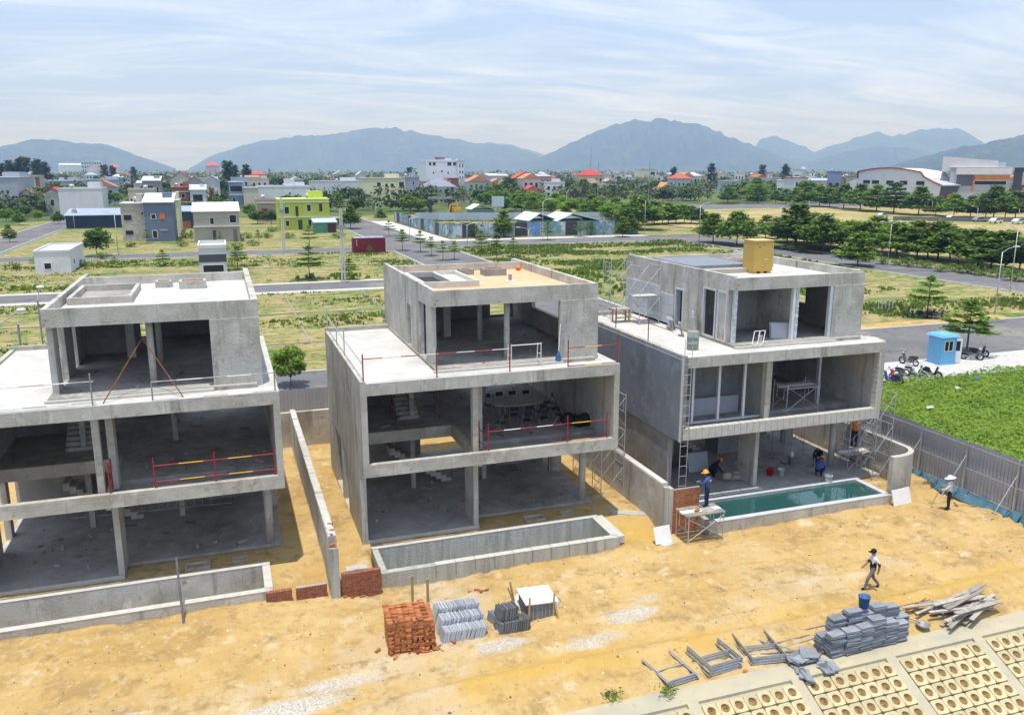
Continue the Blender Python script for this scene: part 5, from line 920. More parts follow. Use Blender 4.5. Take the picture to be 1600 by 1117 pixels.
for x, by, ty, nm in ((68,560,448,'nearer'),(33,560,484,'leftmost near')):
    p = GY(x, 545, 40 if x == 68 else 30); p.z = 0; d = ray(x, ty); tt = (p.y-CAM.y)/d.y; ht = (CAM+d*tt).z; t = thing('street_lamp', nm+' short lamp post with round white head behind the left villa', 'lamp', p); MB().tube((0,0,-.2),(0,0,ht*.85),.07,6).build('pole', M['steel_old'], t); MB().tube((0,0,ht*.85),(.25,0,ht-.05),.035,5).build('arm', M['white'], t); MB().ball((.3,0,ht-.02),.3,.2,.14).build('lamp_head', M['white'], t, True)
for x, by, ty, nm in ((444,393,308,'left'),(537,441,326,'right')):
    p = G(x, by); h = HT(x, by, ty); t = thing('power_pole', nm+' twin concrete power pole behind the villas', 'pole', p); MB().hexa([(-.32,-.15,-.2),(-.08,-.15,-.2),(-.08,.15,-.2),(-.32,.15,-.2),(-.2,-.1,h),(-.04,-.1,h),(-.04,.1,h),(-.2,.1,h)]).build('pole', M['edge'], t); MB().hexa([(.08,-.15,-.2),(.32,-.15,-.2),(.32,.15,-.2),(.08,.15,-.2),(.04,-.1,h),(.2,-.1,h),(.2,.1,h),(.04,.1,h)]).build('pole', M['edge'], t); MB().box(-.5,-.25,h*.72,.5,-.1,h*.78).build('bracket', M['steel_old'], t)
for x, ty, nm, d in ((923,227,'tall thin lattice mast on the horizon',900),(1015,253,'thin mast above the cream tower house',330),(935,253,'floodlight mast by the red roof',340)):
    q = ray(x, 264.6); q = Vector((q.x,q.y,0)).normalized(); p = CAM+q*d; p.z = 0; dd = ray(x, ty); h = 15.5+d*dd.z/math.hypot(dd.x,dd.y); MB_ = MB().tube((0,0,0),(0,0,h),.35 if d > 500 else .15,4,.12)
    if d > 500: [MB_.box(-.8,-.8,h*k,.8,.8,h*k+.4) for k in (.5,.7,.85)]
    tag(MB_.build('mast', M['steel_old'], loc=p), nm, 'mast')
# ================================================================== SITE THINGS
def rail(label, pts, posts, z0, heights=(.55,1.05), mats=('red','yellow'), group='guard rails on the villas', rails=None):
    """Guard rail of steel tubes: posts at given points, banded rails between them."""
    t = thing('guard_rail', label, 'railing', pts[0], 0, group); o0 = Vector(pts[0])
    for p in posts: q = Vector(p)-o0; MB().tube(q+Vector((0,0,-.02)), q+Vector((0,0,1.2)), .028, 6).build('post', M[mats[0]], t)
    for p, q in zip(pts, pts[1:]):
        p = Vector(p)-o0; q = Vector(q)-o0; L = (q-p).length; n = max(1, int(L/.75))
        for h in heights:
            mb = MB()
            for i in range(n): mb.tube(p.lerp(q, i/n)+Vector((0,0,h)), p.lerp(q, (i+1)/n)+Vector((0,0,h)), .022, 5, None, i % 2)
            mb.build('rail', [M[mats[0]], M[mats[1]]], t)
    return t
z7 = 7.2
rail('grey pipe rail along the left edge of the middle villa terrace', [(.1,11.3,7.3),(.1,.1,7.3)], [(.1,11.2,7.3),(.1,7.6,7.3),(.1,5.0,7.3)], z7, (.75,), ('steel','steel'))
rail('rail with dark red posts across the front of the middle villa terrace', [(.15,.1,z7),(6.3,.1,z7)], [(.15,.1,z7),(3.15,.1,z7),(6.3,.1,z7)], z7, (1.0,), ('red','steel'))
rail('red and yellow banded rail at the right end of the middle villa terrace', [(8.95,.1,z7),(11.3,.1,z7)], [(8.95,.1,z7),(11.3,.1,z7)], z7, (.05,.85))
rail('red and yellow banded rail on the middle villa balcony', [(8.3,.15,3.8),(11.0,.15,3.8)], [(9.0,.15,3.8),(10.9,.15,3.8)], 0, (.06,.85)); rail('white pipe rail on the left half of the middle villa balcony', [(5.3,.15,3.8),(8.3,.15,3.8)], [(5.35,.15,3.8)], 0, (.85,), ('red','white')); rail('short banded rail on the side of the middle villa balcony', [(5.25,.2,3.7),(5.1,1.9,3.7)], [(5.2,1.0,3.7)], 0, (.3,.85))
rail('red and yellow banded rail on the left villa balcony', [(X1+6.7,.15,3.8),(X1+11.1,.15,3.8)], [(X1+6.7,.15,3.8),(X1+8.85,.15,3.8),(X1+11.05,.15,3.8)], 0, (.25,.88)); rail('short red rail beside the column of the left villa balcony', [(X1+5.15,.15,3.8),(X1+5.15,1.6,3.6)], [(X1+5.15,.15,3.8),(X1+5.15,.9,3.7)], 0, (.2,.88)); rail('grey pipe rail on the left part of the left villa terrace', [(X1-.5,.1,z7),(X1+5.0,.1,z7)], [(X1+1.9,.1,z7),(X1+4.9,.1,z7)], z7, (.12,.9), ('steel_old','steel')); rail('thin white rail on the right part of the left villa terrace', [(X1+6.9,.1,z7),(X1+11.3,.1,z7)], [(X1+6.9,.1,z7-.5),(X1+11.25,.1,z7-.4)], z7, (.02,.72), ('steel_old','white'))
rail('dark red rail along the left edge of the pool villa terrace', [(X3+.1,11.3,z7),(X3+.1,1.2,z7)], [(X3+.1,7.2,z7),(X3+.1,3.6,z7)], z7, (1.0,), ('red','steel_old'))
# leaning props on the left villa terrace
for i, (a, b, nm) in enumerate((((160,632),(221,530),'left'),((287,621),(222,528),'right'))):
    p = GY(*a, .25); q = GY(*b, 1.6); tag(MB().tube((0,0,0), q-p, .022, 6).build('steel_prop', M['rust'], loc=p), nm+' of two rusty props leaning together on the left villa terrace', 'prop')
p = GY(272,905,-2.1); q = Vector((p.x+.25,-3.0,-.55)); tag(MB().tube((0,0,0), Vector((p.x+.1,-1.6,1.7))-q, .04, 8).build('steel_tube', M['stone_dark'], loc=q), 'long grey steel tube leaning across the left villa pool', 'tube')
# scaffolding
def scaffold(label, loc, w, d, lifts, lift=1.7, plank=True, rz_=0, group='tube scaffolds', mm='steel', pz=None):
    t = thing('scaffold', label, 'scaffold', loc, rz_, group); m = M[mm]
    for x in (0, w):
        for k in range(lifts):
            mb = MB(); z = k*lift
            for y in (0, d): mb.tube((x,y,z),(x,y,z+lift),.022,5)
            mb.tube((x,0,z+lift*.93),(x,d,z+lift*.93),.02,5); mb.tube((x,0,z+lift*.45),(x,d,z+lift*.45),.016,5); mb.tube((x,d*.25,z+lift*.45),(x,d*.25,z+lift*.93),.014,5); mb.tube((x,d*.75,z+lift*.45),(x,d*.75,z+lift*.93),.014,5); mb.build('end_frame', m, t)
    for k in range(lifts):
        for y in (0, d):
            mb = MB(); z = k*lift; mb.tube((0,y,z+.15),(w,y,z+lift*.9),.013,4); mb.tube((0,y,z+lift*.9),(w,y,z+.15),.013,4); mb.build('cross_brace', m, t)
    if plank:
        z = lifts*lift-.05 if pz is None else pz
        for i in range(3): MB().box(-.1,d*i/3+.02,z,w+.1,d*(i+1)/3-.02,z+.05).build('plank', M['plywood'] if i % 2 else M['wood_grey'], t)
    return t
scaffold('tall tube scaffold in the gap left of the slate wall', (11.75,2.4,-.15), 1.2, 1.0, 3, 1.75, False); scaffold('second tube scaffold in the gap, further back', (12.0,5.2,-.15), 1.1, 1.2, 3, 1.7, False)
scaffold('scaffold with white plank top right of the pool villa', (26.35,1.6,-.4), 1.0, 1.3, 4, 1.82, True); scaffold('low scaffold the worker in orange stands on', (25.6,1.5,-.2), 1.5, 1.1, 2, 1.6, True, 0, 'tube scaffolds', 'steel', 1.0); scaffold('scaffold at the front corner inside the curved wall', (26.0,.1,-.5), 1.0, 1.2, 3, 1.7, False)
scaffold('small scaffold bench inside the open bay of the pool villa', (X3+6.6,1.1,3.62), 1.9, 1.1, 1, 1.55, True, 0, 'tube scaffolds', 'steel', 1.25); scaffold('scaffold on the rear terrace before the pale cladding', (X3+1.9,8.0,7.2), 1.2, 1.3, 2, 1.65, True, 0, 'tube scaffolds', 'steel', 1.5); scaffold('scaffold at the back corner of the pool villa terrace', (X3+1.2,10.2,7.2), 1.3, 1.0, 2, 1.65, False); scaffold('dim scaffold deep inside the pool villa ground floor', (X3+7.6,5.2,0), 1.4, 1.2, 2, 1.4, False, 0, 'tube scaffolds', 'steel_old'); scaffold('scaffold behind the round column of the pool villa', (X3+9.3,4.4,0), 1.2, 1.0, 2, 1.5, False)
scaffold('dark scaffold in the stair bay of the middle villa', (2.5,6.0,3.62), 2.2, 1.2, 1, 1.8, False, 0, 'tube scaffolds', 'rust')
bp = scaffold('low platform scaffold beside the orange brick wall at the pool', (13.55,-2.75,-.5), 1.75, 1.05, 1, 1.32, True)
for x, y in ((.5,.35),(.62,.45),(1.1,.6)): MB().box(x,y,1.325,x+.2,y+.1,1.385).build('brick', M['brick'], bp)
MB().lathe([(.0,0),(.32,.0),(.2,.06),(.05,.1)], (1.2,.45,1.322), 9).build('mortar_heap', M['mortar'], bp)
def ladder(label, p, q, w, n, m='white'):
    p = Vector(p); q = Vector(q); t = thing('ladder', label, 'ladder', p); d = q-p; u = Vector((w/2,0,0)) if abs(d.x) < .9*d.length else Vector((0,w/2,0))
    for s in (-1,1): MB().tube(u*s, u*s+d, .017, 5).build('side_rail', M[m], t)
    for i in range(n): c = d*((i+.6)/n); MB().tube(c-u, c+u, .012, 5).build('rung', M[m], t)
ladder('tall white ladder against the front corner of the pool villa', (X3-.05,-.42,.0), (X3+.12,-.18,8.1), .38, 17, 'steel')
ladder('long steel ladder lying on its side in the left villa ground floor', (X1+2.5,7.2,.45), (X1+9.3,6.8,.45), .9, 18, 'steel')
for x, nm in ((5.75,'left'),(8.05,'right')):   # trestles on the terrace
    pass
t = thing('trestle', 'white tube trestle standing on the middle villa terrace', 'trestle', (6.55,.62,7.21))
for x in (0,1.35):
    for y in (0,.5): MB().tube((x,y,0),(x,y*.8,1.05 if y == 0 else .95),.022,5).build('leg', M['white'], t)
    MB().tube((x,0,.55),(x,.45,.5),.018,5).build('stretcher', M['white'], t)
MB().tube((0,0,1.0),(1.35,0,1.0),.022,5).build('crossbar', M['white'], t)
t = thing('broom', 'blue mop leaning at the upper room edge of the middle villa', 'mop', (8.85,.95,7.3)); MB().tube((0,0,.3),(.2,.3,1.6),.018,5).build('handle', M['white'], t); MB().lathe([(.02,.45),(.10,.28),(.16,0)], (0,0,0), 7).build('mop_head', M['tarp_blue'], t)
t = thing('roof_vent', 'small grey vent pipe on the orange roof', 'vent', (8.3,5.9,10.216)); MB().tube((0,0,0),(0,0,.35),.09,8).build('pipe', M['steel_old'], t); MB().box(-.25,-.2,.0,.25,.2,.06).build('base', M['plywood'], t)
tag(MB().ball((0,0,.13),.17,.17,.13).build('orange_cap', M['orange'], loc=(10.2,10.1,10.216), smooth=True), 'orange ball-shaped cap at the back corner of the orange roof', 'cap')
# oval table and folding chairs in the open bay
tc_ = G(809,627,4.35); tb = thing('oval_table', 'pale oval table in the open bay of the middle villa', 'table', (tc_.x,tc_.y,3.62)); mb = MB(); mb.lathe([(1,.70),(1,.74)], (0,0,0), 20); mb.v = [(x*1.35,y*.75,z) for x,y,z in mb.v]; mb.build('top', M['pave'], tb)
for x in (-.8,.8):
    for y in (-.4,.4): MB().tube((x,y,0),(x,y,.7),.02,5).build('leg', M['steel'], tb)
def chair0():
    t = thing('folding_chair', 'x', 'chair'); MB().box(-.2,-.2,.43,.2,.2,.46).build('seat', M['black'], t); MB().box(-.2,-.24,.68,.2,-.21,.88).build('backrest', M['black'], t)
    for s in (-1,1): MB().tube((s*.21,.22,0),(s*.21,-.23,.9),.014,5).build('leg', M['steel'], t); MB().tube((s*.19,-.25,0),(s*.19,.15,.44),.014,5).build('leg', M['steel'], t)
    MB().tube((-.21,.12,.2),(.21,.12,.2),.01,4).build('stretcher', M['steel'], t); return t
ch = chair0(); k = 0
for i, (dx, dy, a) in enumerate([(-1.9,.4,-90),(-1.2,1.15,180),(-.5,1.25,180),(.2,1.25,180),(.9,1.15,180),(1.75,.3,90),(.8,-1.1,10),(.1,-1.2,0),(-.6,-1.15,-10),(-.35,-2.2,0),(.55,-2.1,0),(1.5,-1.9,-70),(-1.6,-2.2,50),(1.45,-.8,60)]):
    c = ch if i == 0 else copy_tree(ch); c.location = (tc_.x+dx, tc_.y+dy, 3.62); c.rotation_euler = (0,0,R(a)); c['label'] = 'black folding chair, %s round the oval table counting clockwise from its left end' % ORDW[i]; c['group'] = 'folding chairs round the oval table'
mb = MB()
for i in range(6): mb.ball((random.uniform(-.6,.6),random.uniform(-.3,.3),.22),random.uniform(.3,.5),.35,random.uniform(.22,.4),9,6)
tag(mb.build('black_bags', M['black'], loc=G(907,662,3.62), smooth=True), 'heap of black plastic sheeting in the open bay of the middle villa', 'sheeting')
# --- things on the pool villa
p = G(1191,428,10.2); bxo = thing('cardboard_box', 'tall yellow cardboard box on a pallet on the pool villa roof', 'box', (p.x-.55,p.y,10.216)); MB().box(0,0,.12,1.15,1.0,1.68).build('carton', M['card'], bxo); MB().box(-.02,-.02,1.68,1.17,1.02,1.72).build('lid', mat('carton_lid', (.66,.50,.22)), bxo)
for i in range(3): MB().box(.02+i*.42,.02,0,.22+i*.42,.98,.12).build('pallet_block', M['card'], bxo)
q = MB()
for x, z, w, h in ((.10,1.52,.03,.03),(.25,1.33,.03,.10),(.33,1.33,.03,.10),(.5,1.45,.05,.05),(.62,1.45,.05,.05),(1.06,1.33,.02,.12),(.15,1.5,.05,.04)): q.box(x,-.004,z,x+w,-.001,z+h)
q.build('print', M['ink'], bxo); MB().box(.65,-.006,.72,.80,-.002,.76).build('label_sticker', M['white'], bxo)
p = G(1082,546,7.21); t = thing('oil_drum', 'dented grey-green drum on the pool villa terrace', 'drum', p); MB().lathe([(.27,0),(.28,.02),(.28,.28),(.295,.3),(.28,.32),(.28,.58),(.295,.6),(.28,.62),(.28,.86),(.26,.88)], (0,0,0), 16).build('barrel', mat('drum_green', (.24,.28,.24), .7, .3, 5), t, True); MB().lathe([(.25,.881),(.25,.885)], (0,0,0), 12).build('lid', M['concrete_dark'], t)
p = G(962,505,7.21); t = thing('work_table', 'rough timber work table on the pool villa terrace', 'table', p); MB().box(-.1,-.1,.72,.95,.6,.78).build('top', M['wood_grey'], t)
for x in (0,.8):
    for y in (0,.45): MB().box(x,y,0,x+.07,y+.07,.72).build('leg', M['wood'], t)
MB().box(0,.02,.25,.87,.06,.32).build('stretcher', M['wood'], t)
def lean(label, p, w, h, n, m, tilt=.2, rz_=0, name='stone_slab', group=None, cat='slab'):
    t = thing(name+'_stack' if n > 1 else name, label, cat, p, rz_, group)
    for i in range(n): o = MB().box(-w/2,0,0,w/2,.022,h*random.uniform(.9,1)).build('slab', M[m], t, loc=(random.uniform(-.06,.06),-.05*i,0)); o.rotation_euler = (-tilt,0,random.uniform(-.05,.05))
lean('grey slabs leaning beside the door frame on the pool villa terrace', (X3+3.0,6.6,7.21), 1.0, .62, 6, 'whiteclad', .25, R(70)); lean('upright pale slab leaning at the tall window of the pool villa', (X3+3.1,4.1,7.21), .55, 1.1, 2, 'whiteclad', .2, R(75)); lean('pale slabs standing by the drum on the terrace', (X3+2.6,4.6,7.21), .6, .75, 3, 'whiteclad', .3, R(60)); lean('pale slabs against the back of the recessed room', (X3+4.6,4.55,7.35), 1.3, .75, 2, 'whiteclad', .15); lean('pale slabs leaning beside the wrapped middle post', (X3+6.5,1.9,7.35), 1.0, .8, 4, 'whiteclad', .3, R(-20)); lean('pale slabs stacked in the pool villa ground floor', (X3+3.6,4.2,0.0), 1.2, 1.0, 6, 'whiteclad', .25)
t = thing('hand_trolley', 'white folding hand trolley on the pool villa terrace', 'trolley', (X3+4.1,.75,7.34)); 
for x in (0,.3,.6): MB().tube((x,0,.06),(x+.35,.35,.62),.02,5).build('bar', M['white'], t)
MB().tube((0,0,.06),(.6,0,.06),.02,5).build('bar', M['white'], t); MB().tube((.35,.35,.62),(.95,.35,.62),.02,5).build('bar', M['white'], t)
def bucket(label, p, m, r=.14, h=.3): t = thing('bucket', label, 'bucket', p, 0); MB().lathe([(r*.8,0),(r,h),(r*1.06,h),(r*1.06,h-.03),(r*.9,h-.02),(r*.75,.03)], (0,0,0), 12).build('pail', M[m], t, True); MB().torus((0,0,h),r*.95,.006,1,12,4).build('handle', M['steel'], t)
bucket('white bucket in the recessed upper room of the pool villa', (X3+5.2,1.7,7.35), 'white', .12, .26); bucket('red bucket in the pool villa ground floor', G(1203,742,0), 'redplastic', .2, .38); bucket('white bucket beside the red one', G(1220,742,0), 'white', .17, .34); bucket('white paint pail at the rear edge of the filled pool', G(1294,752,0.04), 'white', .2, .34); bucket('blue barrel-like bucket on top of the paver stack', (15.5,-11.15,.62), 'tarp_blue', .2, .42); bucket('orange bucket at the back opening of the pool villa', (X3+6.0,10.6,3.62), 'orange', .18, .35); bucket('dark green bucket at the back opening of the pool villa', (X3+6.7,10.2,3.62), 'tarp_teal', .22, .45)
t = thing('water_tank', 'grey block-built tank in the pool villa ground floor', 'tank', (X3+6.0,6.0,0)); MB().box(0,0,0,1.5,1.3,1.15).build('body', M['concrete_dark'], t); MB().box(.1,.1,1.151,1.4,1.2,1.2).build('plywood_lid', M['wood'], t)
t = thing('jerrycan', 'white and grey plastic can standing on the pool villa floor', 'can', G(1236,725,0)); MB().box(-.12,-.1,0,.12,.1,.42).build('body', M['greycloth'], t); MB().lathe([(.1,.42),(.11,.6),(.05,.68),(.04,.75)], (0,0,0), 10).build('neck', M['white'], t, True)
mb = MB()
for i in range(7): mb.ball((random.uniform(-.4,.4),random.uniform(-.2,.2),.12+.1*(i%3)),.3,.22,.13,8,5)
tag(mb.build('cement_bags', mat('paper_sack', (.38,.33,.27)), loc=G(1144,750,0), smooth=True), 'slumped pile of cement bags by the pier of the pool villa', 'sacks')
t = thing('deck_boards', 'grey deck boards laid along the rear of the filled pool', 'decking', (X3+.6,.52,0))
for i in range(4): MB().box(i*1.15,.05,.036,i*1.15+1.1,.42,.075).build('board', M['pave'], t)
t = thing('white_panel', 'white insulation panel lying under the bricklayer stair by the garden wall', 'panel', G(1040,848,-.5), .3); o = MB().box(-.6,-.02,0,.4,.03,.75).build('board', M['plywood'], t); o.rotation_euler = (-.4,.12,0); MB().ball((.0,-.1,.03),.35,.25,.1,8,4).build('plaster_lump', M['screed'], t)
t = thing('white_panel', 'white board propped against the foot of the curved wall', 'panel', (25.7,-2.35,-.42), .12); o = MB().box(-.6,-.02,0,.6,.03,.78).build('board', M['plywood'], t); o.rotation_euler = (-.3,0,0)
t = thing('concrete_offcut', 'rounded thin concrete plate lying on the sand by the garden wall', 'plate', G(983,802,-.15), -.5); mb = MB(); mb.lathe([(1,0),(1,.06)], (0,0,0), 14); mb.v = [(x*.9,y*.28,z) for x,y,z in mb.v]; mb.build('plate', M['concrete'], t)
t = thing('steel_stool', 'x', 'x'); bpy.data.objects.remove(t)
# --- material stacks on the sand
BR = MB().box(-.1,-.05,-.03,.1,.05,.03).mesh('brick', M['brick_pile'] if 'brick_pile' in M else M['brick'])
bmv = mat('loose_brick', (.37,.115,.045), .9, .3, 7, col2=(.54,.22,.085), bump=.2, per=.38); BR.materials.clear(); BR.materials.append(bmv)
bs = thing('brick_stack', 'stack of orange-red bricks on the sand before the middle villa', 'bricks', (-.42,-6.85,-.6), -.06); nb = 0
core = MB(); core.box(.03,.14,0,1.58,1.3,1.06); core.build('inner_bricks', M['brick'], bs)['kind'] = 'stuff'
for r_ in range(18):
    z = .035+r_*.064; step = max(0, (r_-4)*.012)+ (.12 if r_ > 12 else 0)*0
    for c in range(8):
        if nb >= 296: break
        if r_ > 14 and c > 5: continue
        o = link('brick', BR, bs, (.1+c*.205+random.uniform(-.02,.02), .06+step+random.uniform(-.03,.04), z)); o.rotation_euler = (random.uniform(-.05,.05),random.uniform(-.04,.04),random.choice((0,0,0,1.57))+random.uniform(-.07,.07)); nb += 1
for c in range(8):
    for d in range(11):
        o = link('brick', BR, bs, (.1+c*.205+random.uniform(-.02,.02), .36+d*.1+random.uniform(-.01,.01), 1.10+random.choice((0,0,0,.06)) if c < 7 else 1.0)); o.rotation_euler = (random.uniform(-.06,.06),random.uniform(-.06,.06),random.uniform(-.1,.1)); nb += 1
for c in range(14): o = link('brick', BR, bs, (1.0+random.uniform(0,.75), -.12+random.uniform(-.1,.1), random.choice((.03,.09,.15)))); o.rotation_euler = (random.uniform(-.4,.4),random.uniform(-.4,.4),random.uniform(0,3))
for i in range(12): tag(link('loose_brick', BR, None, (0,0,0)), 'broken red brick, %s from left of those lying loose on the sand' % ORDW[i], 'brick', 'loose bricks on the sand')
lb = [o for o in bpy.data.objects if o.name.startswith('loose_brick')]
for o, (x, y) in zip(lb, sorted([(590,1016),(618,1026),(708,1003),(745,927),(752,929),(760,925),(549,932),(556,930),(566,932),(540,934),(1165,1042),(735,925)])): p = G(x,y,-.55); p.z = float(sand_h(p.x,p.y))+.03; o.location = p; o.rotation_euler = (random.uniform(-.3,.3),random.uniform(-.3,.3),random.uniform(0,3))
for x, y, nm in ((645,947,'left'),(669,952,'right')): p = G(x,y,-.5); tag(MB().box(-.045,-.03,-.2,.045,.03,1.25).build('timber_stake', M['wood'], loc=p), nm+' timber stake standing behind the brick stack', 'stake')
def slabrow(t, n, x0, y0, dx, w, h, d, tilt, m):
    me = MB().box(-d/2,0,0,d/2,w,h).mesh('slab', M[m])
    for i in range(n): o = link('slab', me, t, (x0+dx*i+random.uniform(-.01,.01), y0+random.uniform(-.03,.03), random.uniform(0,.02))); o.rotation_euler = (random.uniform(-.03,.03)-.12, tilt+random.uniform(-.04,.04), random.uniform(-.02,.02))
t = thing('slab_stack', 'rows of pale grey slabs stacked on edge beside the bricks', 'slabs', (1.42,-6.75,-.6), -.04)
for k, (y0, h) in enumerate(((0,.44),(.66,.54),(1.32,.62))): slabrow(t, 27, .06, y0, .058, .60, h, .04, .3, 'stone_pale')
t = thing('stone_stack', 'dark grey stone slabs heaped in a pyramid', 'slabs', (3.55,-6.9,-.58), .05)
for (x0,y0,z0,nx_,m_) in ((0,0,0,11,'stone_dark'),(0,.62,0,11,'stone'),(.12,.22,.42,8,'stone_dark'),(.6,-.0,.0,7,'stone_dark')): 
    me = MB().box(-.03,0,0,.03,.6,.42).mesh('slab', M[m_])
    for i in range(nx_): o = link('slab', me, t, (x0+.085*i, y0+random.uniform(-.02,.02), z0)); o.rotation_euler = (-.1, .18+random.uniform(-.05,.05), random.uniform(-.04,.04))
t = thing('slab_crate', 'grey slabs under a white board with white powder spilling behind', 'crate', (4.75,-6.3,-.58), -.06)
for k in range(20): MB().box(.02+k*.057,0,0,.065+k*.057,1.1,.62+random.uniform(-.01,.02)).build('slab', M['stone'], t)
o = MB().box(-.05,-.04,.66,1.2,1.25,.70).build('white_board', M['plywood'], t); o.rotation_euler = (0,.02,0)
mb = MB(); mb.lathe([(1.0,0),(.7,.16),(.35,.36),(.08,.5)], (.75,1.35,0), 14); mb.v = [(x+random.uniform(-.06,.06),y+random.uniform(-.06,.06),z) for x,y,z in mb.v]; mb.build('white_powder', M['white'], t, True)
for (a, b) in (((-.1,1.2,0),(-.25,1.35,.95)),((-.1,1.0,0),(-.4,1.1,.85)),((.05,-.15,0),(.12,-.02,.95)),((1.0,-.12,0),(1.05,-.02,1.0)),((1.15,-.3,0),(1.02,-.05,.8)),((.75,-.35,.03),(1.2,-.3,.03)),((.9,-.15,.03),(1.3,-.5,.03))): MB().bar(a, b, .07, .05).build('timber', M['wood'], t)
t = thing('paver_stack', 'long stepped stack of blue-grey pavers at the bank edge', 'pavers', (13.7,-11.6,-.66), -.0); PV = MB().box(-.28,-.17,-.024,.28,.17,.024).mesh('paver', M['stone'])
for c, (x, y, n_) in enumerate(((.35,.05,15),(.95,.0,16),(1.5,.02,17),(2.05,.05,20),(2.6,.05,16),(3.1,.08,13),(.65,.42,22),(1.3,.42,25),(1.9,.44,21),(2.45,.46,24),(3.0,.48,22),(3.4,.40,14),(.2,.40,12))):
    for k in range(n_): o = link('paver', PV, t, (x+random.uniform(-.035,.035), y+random.uniform(-.03,.03), .03+k*.052)); o.rotation_euler = (random.uniform(-.02,.02),random.uniform(-.02,.02),random.uniform(-.07,.07))
t = thing('paver_stack', 'small low heap of blue-grey pavers left of the long stack', 'pavers', (12.4,-11.5,-.68))
for k in range(14): o = link('paver', PV, t, (random.uniform(0,.9),random.uniform(-.15,.3),.03+.045*(k//3))); o.rotation_euler = (random.uniform(-.1,.1),random.uniform(-.1,.1),random.uniform(-.6,.6))
for i, (x, y) in enumerate([(1238,1040),(1248,1050),(1256,1058),(1262,1062),(1284,1042),(1290,1050),(1300,1046)]): p = G(x,y,-.8); p.z = max(rz(p.y), -.74)+.07 if p.y < RV0 else -.66; o = link('loose_paver', PV, None, p); o.rotation_euler = (.4 if p.y < RV0 else 0,0,1.2+random.uniform(-.3,.3)); tag(o, 'grey paver, %s from left of those slipped down the bank' % ORDW[i], 'paver', 'loose pavers on the bank')
# planks, tubes and frames
t = thing('plank_pile', 'untidy pile of weathered planks at the right end of the bank', 'planks', (20.2,-10.9,-.66))
for k in range(26): a = random.uniform(-.35,.35)+.12; L = random.uniform(1.6,3.4); c = Vector((random.uniform(-.6,.9),random.uniform(-.55,.55),.05+.022*k*.8)); d = Vector((math.cos(a)*L/2,math.sin(a)*L/2,random.uniform(-.06,.06))); MB().bar(c-d, c+d, random.uniform(.09,.2), .035).build('plank', M['wood_grey'], t)
t = thing('stick_pile', 'thin rusty sticks beside the plank pile', 'sticks', (18.5,-10.3,-.62))
for k in range(9): MB().tube((random.uniform(-.6,.2),random.uniform(-.4,.4),.03+.02*k),(random.uniform(.6,1.4),random.uniform(-.3,.5),.05+.02*k),.02,4).build('stick', M['rust'], t)
p = G(1442,981,-.66); t = thing('hand_basket', 'round rusty wire basket with a long handle on the bank', 'basket', p); MB().lathe([(.10,0),(.24,.16),(.26,.17),(.22,.15),(.1,.04)], (0,0,0), 12).build('bowl', M['steel_old'], t); MB().tube((0,.15,.15),(-.8,1.1,.3),.018,5).build('handle', M['wood_grey'], t)
def frames(label, p, n, w, L, ang):
    t = thing('frame_pile', label, 'scaffold frames', p, ang, 'scaffold frames laid on the sand')
    for i in range(n):
        mb = MB(); z = .04+.05*i; o = random.uniform(-.06,.06); mb.tube((o,0,z),(o,L,z),.024,5); mb.tube((o+w,0,z),(o+w,L,z),.024,5); mb.tube((o,.05,z),(o+w,.05,z),.022,5); mb.tube((o,L*.45,z),(o+w,L*.45,z),.018,5); mb.build('scaffold_frame', M['steel_old'] if i % 2 else M['steel'], t)
frames('leftmost pile of steel scaffold frames at the bank edge', (7.75,-11.45,-.68), 5, 1.1, 1.5, .12); frames('second pile of steel scaffold frames on the bank', (9.3,-11.35,-.68), 8, 1.25, 1.35, .08); frames('third pile of steel scaffold frames before the pavers', (11.0,-11.25,-.68), 6, 1.2, 1.6, -.15)
t = thing('tube_pile', 'loose steel tubes scattered left of the pavers', 'tubes', (12.0,-10.6,-.62))
for a, b in (((0,.5,.04),(3.0,.55,.06)),((.1,.35,.04),(1.6,-.3,.05)),((-.1,.6,.06),(.9,-.6,.06)),((.3,.1,.07),(1.9,.15,.09)),((.4,-.2,.05),(2.0,-.1,.1)),((-.8,-.2,.05),(.8,-.5,.08))): MB().tube(a, b, .026, 6).build('tube', M['steel_old'], t)
p = G(1600,812,-.5); tag(MB().ball((0,0,.0),.5,.3,.22,10,6).build('blue_tarp', M['tarp_blue'], loc=p, smooth=True), 'crumpled blue tarpaulin at the right picture edge', 'tarp')
t = thing('scrap_heap', 'small heap of scrap branches and metal by the right fence', 'scrap', G(1462,757,-.5))
for k in range(16): MB().tube((random.uniform(-.6,.6),random.uniform(-.3,.3),.03),(random.uniform(-.8,.8),random.uniform(-.4,.4),random.uniform(.1,.5)),.02,4).build('stick', M['rust'] if k % 2 else M['trunk'], t)
t = thing('pickaxe', 'rusty tool lying on the sand near the worker in the sun hat', 'tool', G(1506,790,-.5)); MB().tube((-.3,.2,.03),(.7,-.35,.03),.02,5).build('handle', M['wood'], t); MB().bar((-.45,-.05,.04),(-.2,.4,.04),.06,.04).build('head', M['rust'], t)
for i, (x, y, h) in enumerate(((1552,808,.5),(1562,815,.3),(955,1085,.25),(1045,1080,.3))): P = rng.normal(0,.14,(90,3))*np.array([1,1,.6]); P[:,2] = abs(P[:,2])*2*h; tag(link('grass_tuft', quads('grass_tuft', leafquads(P, .07, 1.2, .4), M['leaf_mid']), None, G(x,y,-.58)), '%s green weed tuft on the sand counting from the picture bottom-left' % ORDW[i], 'weed', 'weed tufts on the sand')
